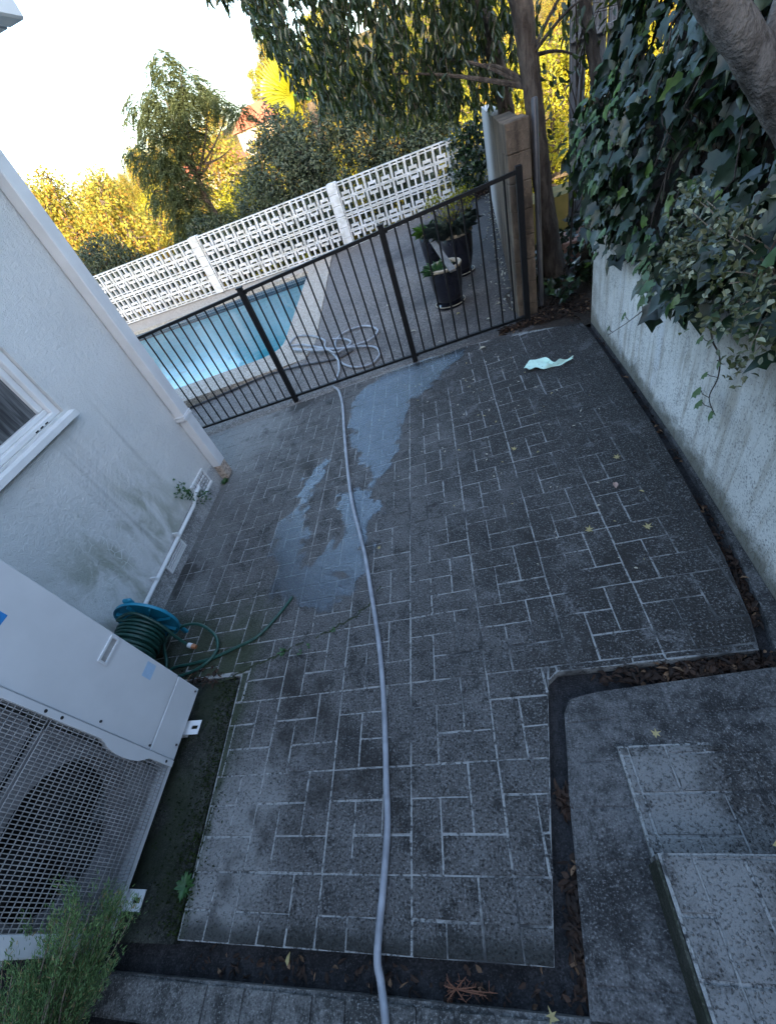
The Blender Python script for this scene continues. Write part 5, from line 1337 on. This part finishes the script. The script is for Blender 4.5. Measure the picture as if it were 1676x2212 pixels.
far_house('low white house among golden trees behind the forked trunk', -23.5, 62, 7, 6, 4.2, 'rooftile')

# juniper sprays at the lower left
jn = thing('juniper', 'green juniper with upright feathery sprays in front of the fan grille', 'juniper', (-1.75, -.45, .0))
b = MB(); LP, LD = [], []
sprs = []
for k in range(58):
    a = random.uniform(0, 1); tipx = -1.77 + .17 * random.random(); tipy = -.27 + .30 * random.random() ** .8; tz = .14 + .34 * random.random()
    if tipy > -.05: tz = min(tz, .50); tipx = -1.66 + .10 * random.random()
    sprs.append(((-1.75 + random.uniform(-.1, .1), -.5 + random.uniform(-.1, .1), .0), (tipx, tipy, tz)))
for s0, s1 in sprs:
    p0, p1 = Vector(s0), Vector(s1); mid = p0.lerp(p1, .55) + Vector((-.03, -.07, .03)); path_ = smooth_path([p0, mid, p1], 8)
    b.tube(path_, [.005 - .0042 * i / (len(path_) - 1) for i in range(len(path_))], 5)
    for side in range(16):
        i = random.randint(5, len(path_) - 2); q = path_[i]; ax_ = (path_[i + 1] - path_[i]).normalized()
        br_ = (ax_ + Vector((random.gauss(0, .33), random.gauss(0, .33), random.gauss(.1, .2)))).normalized(); ln = random.uniform(.05, .11)
        for t in range(36):
            f = t / 36; o_ = Vector((random.gauss(0, .008), random.gauss(0, .008), random.gauss(0, .008)))
            LP.append(tuple(q + br_ * ln * f + o_)); LD.append(tuple(br_ + Vector((random.gauss(0, .35), random.gauss(0, .35), random.gauss(.1, .35)))))
b.build('stem', M['barkpale'], jn)
n = len(LP)
stuff(leaf_obj('foliage', M['juniper'], jn, LP, LD, rdir(n), rng.uniform(.009, .019, n), rng.uniform(.0018, .0030, n), T_NEEDLE))

# weeds
def weed(label, x, y, z, n, L, name='weed', spread=1.2, mat='weed', tpl=T_LANCE, asp=.4, up=.35):
    t = thing(name, label, 'weed', (x, y, z))
    a = rng.uniform(0, 6.28, n)
    leaf_obj('foliage', M[mat], t, np.stack([x + .004 * np.cos(a), y + .004 * np.sin(a), np.full(n, z + .004)], 1), np.stack([np.cos(a) * spread, np.sin(a) * spread, rng.uniform(.1, up * 2, n)], 1), np.stack([-np.cos(a) * .5, -np.sin(a) * .5, np.full(n, 1.0)], 1), rng.uniform(.6, 1.1, n) * L, rng.uniform(.8, 1.1, n) * L * asp, tpl)
    return t
weed('green rosette weed at the edge of the mossy slab', -1.495, .07, gz(-1.49) - .01, 34, .046)
weed('tiny pale rosette weed in the crack between the pavers', -1.272, 1.075, gz(-1.27), 14, .030)
for k, (px, py) in enumerate(((720, 1362), (666, 1397), (648, 1410))):
    p = ground_at(px, py); weed(('tiny seedling in the crack close to the grey hose', 'tiny seedling midway along the cracked pavers', 'tiny seedling in the crack nearest the rosette weed')[k], p.x, p.y, p.z, 7, .020)
weed('leafy weed at the foot of the downpipe', -2.36, 2.95, gz(-2.36), 26, .05, up=.8)
wv_ = thing('wall_weed', 'leafy green weed growing out of the wall beside the ventilator', 'weed', (-2.40, 2.55, .14))
n = 130; c = np.array([(-2.385, 2.50, .21), (-2.37, 2.56, .13), (-2.36, 2.62, .10), (-2.38, 2.47, .30)])[rng.integers(0, 4, n)] + rng.normal(0, .032, (n, 3)); c[:, 0] = np.maximum(c[:, 0], -2.415)
leaf_obj('foliage', M['weed'], wv_, c, rdir(n) + [.4, 0, .2], rdir(n) + [.6, 0, .6], rng.uniform(.025, .045, n), rng.uniform(.016, .03, n), T_MAPLE)

n = 2600; P = np.stack([rng.normal(-1.50, .045, n), rng.uniform(-.08, .98, n), np.zeros(n)], 1); P[:, 0] += -.055 * np.clip(P[:, 1], 0, 1) + np.where(rng.uniform(0, 1, n) < .3, -rng.exponential(.09, n), 0)
P[:, 2] = .098 + SLOPE * P[:, 0] - .012 + np.where(P[:, 0] > -1.47, .013, 0)
o = link_mesh('moss', leaf_mesh('moss', P, rdir(n) + [0, 0, .5], rdir(n), rng.uniform(.006, .016, n), rng.uniform(.004, .010, n), T_QUAD), leafmat('moss', (.010, .014, .006), (.026, .040, .010), None, .9, .0, None, .1)); stuff(o)
# crack with moss wandering across the pavers
cr = [ground_at(*p) for p in ((470, 1470), (505, 1462), (545, 1440), (580, 1425), (608, 1412), (640, 1395), (680, 1378), (712, 1365), (745, 1345), (775, 1325), (800, 1305), (822, 1265))]
b = MB(); sm = smooth_path([(p.x, p.y, p.z + .0012) for p in cr], 6)
for i, p in enumerate(sm): sm[i] = p + Vector((random.gauss(0, .006), random.gauss(0, .006), 0))
for i in range(len(sm) - 1):
    w_ = .0035 + .003 * abs(math.sin(i * 1.3)); d = (sm[i + 1] - sm[i]); s_ = Vector((-d.y, d.x, 0)).normalized() * w_
    b.add([sm[i] - s_, sm[i + 1] - s_, sm[i + 1] + s_, sm[i] + s_], [(0, 1, 2, 3)])
o = b.build('crack_moss', plain('dark moss', (.020, .026, .010), .95, var=.6, scale=60)); struct(o)

# ------------------------------------------------------------------ fallen leaves and litter
def litter(label, n, fx, mat='deadleaf', L=(.02, .05), lift=.012):
    P = np.array([fx() for _ in range(n)]); me = leaf_mesh('leaf_litter', P, rng.normal(0, 1, (n, 3)) * [1, 1, .25], rng.normal(0, .35, (n, 3)) + [0, 0, 1], rng.uniform(*L, n), rng.uniform(L[0] * .4, L[1] * .45, n), T_LANCE, curl=1.6)
    o = link_mesh('leaf_litter', me, M[mat]); stuff(o); tag(o, label, 'leaf litter'); return o
cz = lambda x: gz(x) - .048
def f1():
    x = random.triangular(.30, .97, .85); return (x, .748 + random.gauss(0, .018), cz(x) + random.uniform(0, .035))
litter('brown dead leaves heaped in the gutter across the landing', 420, f1)
def f2():
    y = random.choice((random.uniform(-.1, .1), random.uniform(.30, .36), random.uniform(-.16, .16))); x = .036 + (y + .05) * .16 + random.gauss(0, .016); return (x, y, cz(x) + random.uniform(0, .03))
litter('brown dead leaves heaped in the narrow gutter beside the steps', 330, f2)
def f3():
    x = random.uniform(-1.4, -.3) if random.random() < .8 else random.uniform(-.3, 0); return (x, -.145 + random.gauss(0, .022), cz(x) + random.uniform(0, .018))
litter('dark dead leaves scattered in the gutter along the kerb', 150, f3, L=(.012, .036))
def f4():
    y = random.choice((random.uniform(.9, 1.5), random.uniform(.9, 1.3), random.uniform(1.5, 3.6))); x = float(np.interp(y, [q[1] for q in R_EDGE[::-1]], [q[0] for q in R_EDGE[::-1]])) + .028 + random.gauss(0, .014); return (x, y, cz(x) + random.uniform(0, .025))
litter('dead leaves caught in the gutter at the foot of the whitewashed wall', 260, f4)
def f5():
    x = random.uniform(.45, 1.25); y = 4.18 + random.gauss(0, .16) if x > .8 else 4.16 + random.gauss(0, .035); y = max(y, 3.80 if x > 1.0 else 4.07); return (x, y, gz(x) + random.uniform(-.005, .02))
litter('brown leaf litter in the corner between the fence and the retaining wall', 900, f5, L=(.02, .055))
def f6():
    y = random.uniform(4.6, 10.6); x = .68 + (y - 4.6) * .098 - abs(random.gauss(0, .10)); return (x, y, gz(x) + random.uniform(-.005, .012))
litter('dry leaves blown against the stained end wall on the terrace', 220, f6, mat='paleleaf', L=(.02, .06))
def f7():
    a = random.uniform(0, 1); return (.55 + .7 * a, 10.72 - abs(random.gauss(0, .28)), gz(.9) + random.uniform(0, .04))
litter('rusty leaf drift in the far right corner of the terrace', 500, f7, L=(.04, .09))
def f8():
    x = random.uniform(-2.1, -1.65); return (x, .99 + random.gauss(0, .03), gz(x) + random.uniform(-.01, .012))
litter('dead leaves at the far end of the air conditioner', 90, f8)

def single(label, px, py, mat, L, tpl, rot, group=None, name='fallen_leaf', up=.004, dz=0.0):
    p = ground_at(px, py); me = leaf_mesh(name, [(0, 0, 0)], [(math.cos(rot), math.sin(rot), .05)], [(0, 0, 1)], L, L * (.9 if tpl is T_MAPLE else .45), tpl, 1.6)
    o = link_mesh(name, me, M[mat], None, (p.x - math.cos(rot) * L / 2, p.y - math.sin(rot) * L / 2, p.z + up + dz)); tag(o, label, 'leaf', group)
FG = 'single fallen leaves on the paving'
single('five lobed yellowish leaf on the pavers, nearer the middle', 1272, 1143, 'yellowleaf', .046, T_MAPLE, 1.2, FG)
single('five lobed yellowish leaf on the pavers near the right gutter', 1400, 1137, 'yellowleaf', .045, T_MAPLE, .6, FG)
single('pinkish pointed leaf lying on the right of the pavers', 1328, 1048, 'pinkleaf', .062, T_LANCE, 1.4, FG)
single('small orange yellow leaf right of the pinkish leaf', 1385, 1062, 'yellowleaf', .028, T_LANCE, 2.4, FG)
single('yellowish lobed leaf on the landing above the steps', 1418, 1584, 'yellowleaf', .034, T_MAPLE, .3, FG)
single('crumpled yellowish leaf at the bottom edge of the paving', 1190, 2190, 'yellowleaf', .036, T_MAPLE, 1.9, FG)
single('yellow leaf on the edge of the upper step', 1648, 1838, 'yellowleaf', .040, T_LANCE, .1, FG, dz=.14)
single('yellowish leaf standing in the kerb gutter left of the hose', 616, 2072, 'yellowleaf', .036, T_LANCE, 1.5, FG, dz=-.03)
single('bright yellow leaf in front of the glazed pots', 990, 678, 'yellowleaf', .06, T_LANCE, .5, FG)
single('long pale leaf on the pavers just inside the fence', 1043, 753, 'paleleaf', .085, T_LANCE, .3, FG)
single('yellowish green leaf in the middle of the far pavers', 1108, 970, 'yellowleaf', .045, T_MAPLE, 2.2, FG)
single('reddish lobed leaf beside the right gutter', 1332, 987, 'yellowleaf', .045, T_MAPLE, 1.0, FG)
single('small pale leaf close to the right side of the grey hose', 820, 1183, 'yellowleaf', .030, T_MAPLE, 1.0, FG)
for k, (px, py) in enumerate(((838, 660), (868, 687), (893, 716), (1015, 617), (1060, 610), (1055, 690), (1080, 655), (1072, 560), (1010, 560), (1045, 520), (950, 740), (985, 735))):
    single('small pale dry leaf lying on the pool terrace', px, py, 'paleleaf', random.uniform(.035, .075), T_LANCE, random.uniform(0, 6.3), 'pale leaves on the pool terrace')
for k in range(110):
    while True:
        x, y = random.triangular(-.9, 1.02, .6), random.triangular(.85, 4.0, 3.3)
        if x < .9 + .05 * (y - .8) and x > -.6 - .1 * y: break
    L_ = random.uniform(.010, .026); rot = random.uniform(0, 6.28)
    key = 'bit%d' % random.randint(0, 3)
    if key not in SHARED: SHARED[key] = leaf_mesh('fallen_leaf', [(0, 0, 0)], [(1, 0, .05)], [(0, 0, 1)], 1.0, random.uniform(.35, .6), T_LANCE, 1.6); SHARED[key].materials.append(M[('paleleaf', 'paleleaf', 'yellowleaf', 'paleleaf')[int(key[3])]])
    o = link_mesh('fallen_leaf', SHARED[key], None, None, (x, y, gz(x) + .003)); o.scale = (L_,) * 3; o.rotation_euler = (0, 0, rot)
    tag(o, 'tiny pale leaf fragment scattered on the dark pavers', 'leaf', 'leaf fragments on the pavers')
# dead juniper sprig in the kerb gutter
ds = thing('dead_sprig', 'reddish dead conifer sprig lying in the kerb gutter right of the hose', 'sprig', (-.33, -.14, cz(-.33)))
b = MB(); c0 = Vector((-.36, -.150, cz(-.36) + .012))
for k in range(9):
    a = k * .7 + random.uniform(-.2, .2); e = c0 + Vector((math.cos(a) * random.uniform(.03, .11) + .02, math.sin(a) * random.uniform(.012, .040), random.uniform(0, .015))); b.tube([c0, c0.lerp(e, .5) + Vector((0, 0, .008)), e], [.002, .0018, .001], 5)
    for t in range(7):
        q = c0.lerp(e, .3 + .1 * t); b.tube([q, q + Vector((random.gauss(0, .012), random.gauss(0, .012), .004))], .0009, 4)
b.build('twig', plain('dead conifer', (.16, .065, .035), .8), ds)['kind'] = 'stuff'
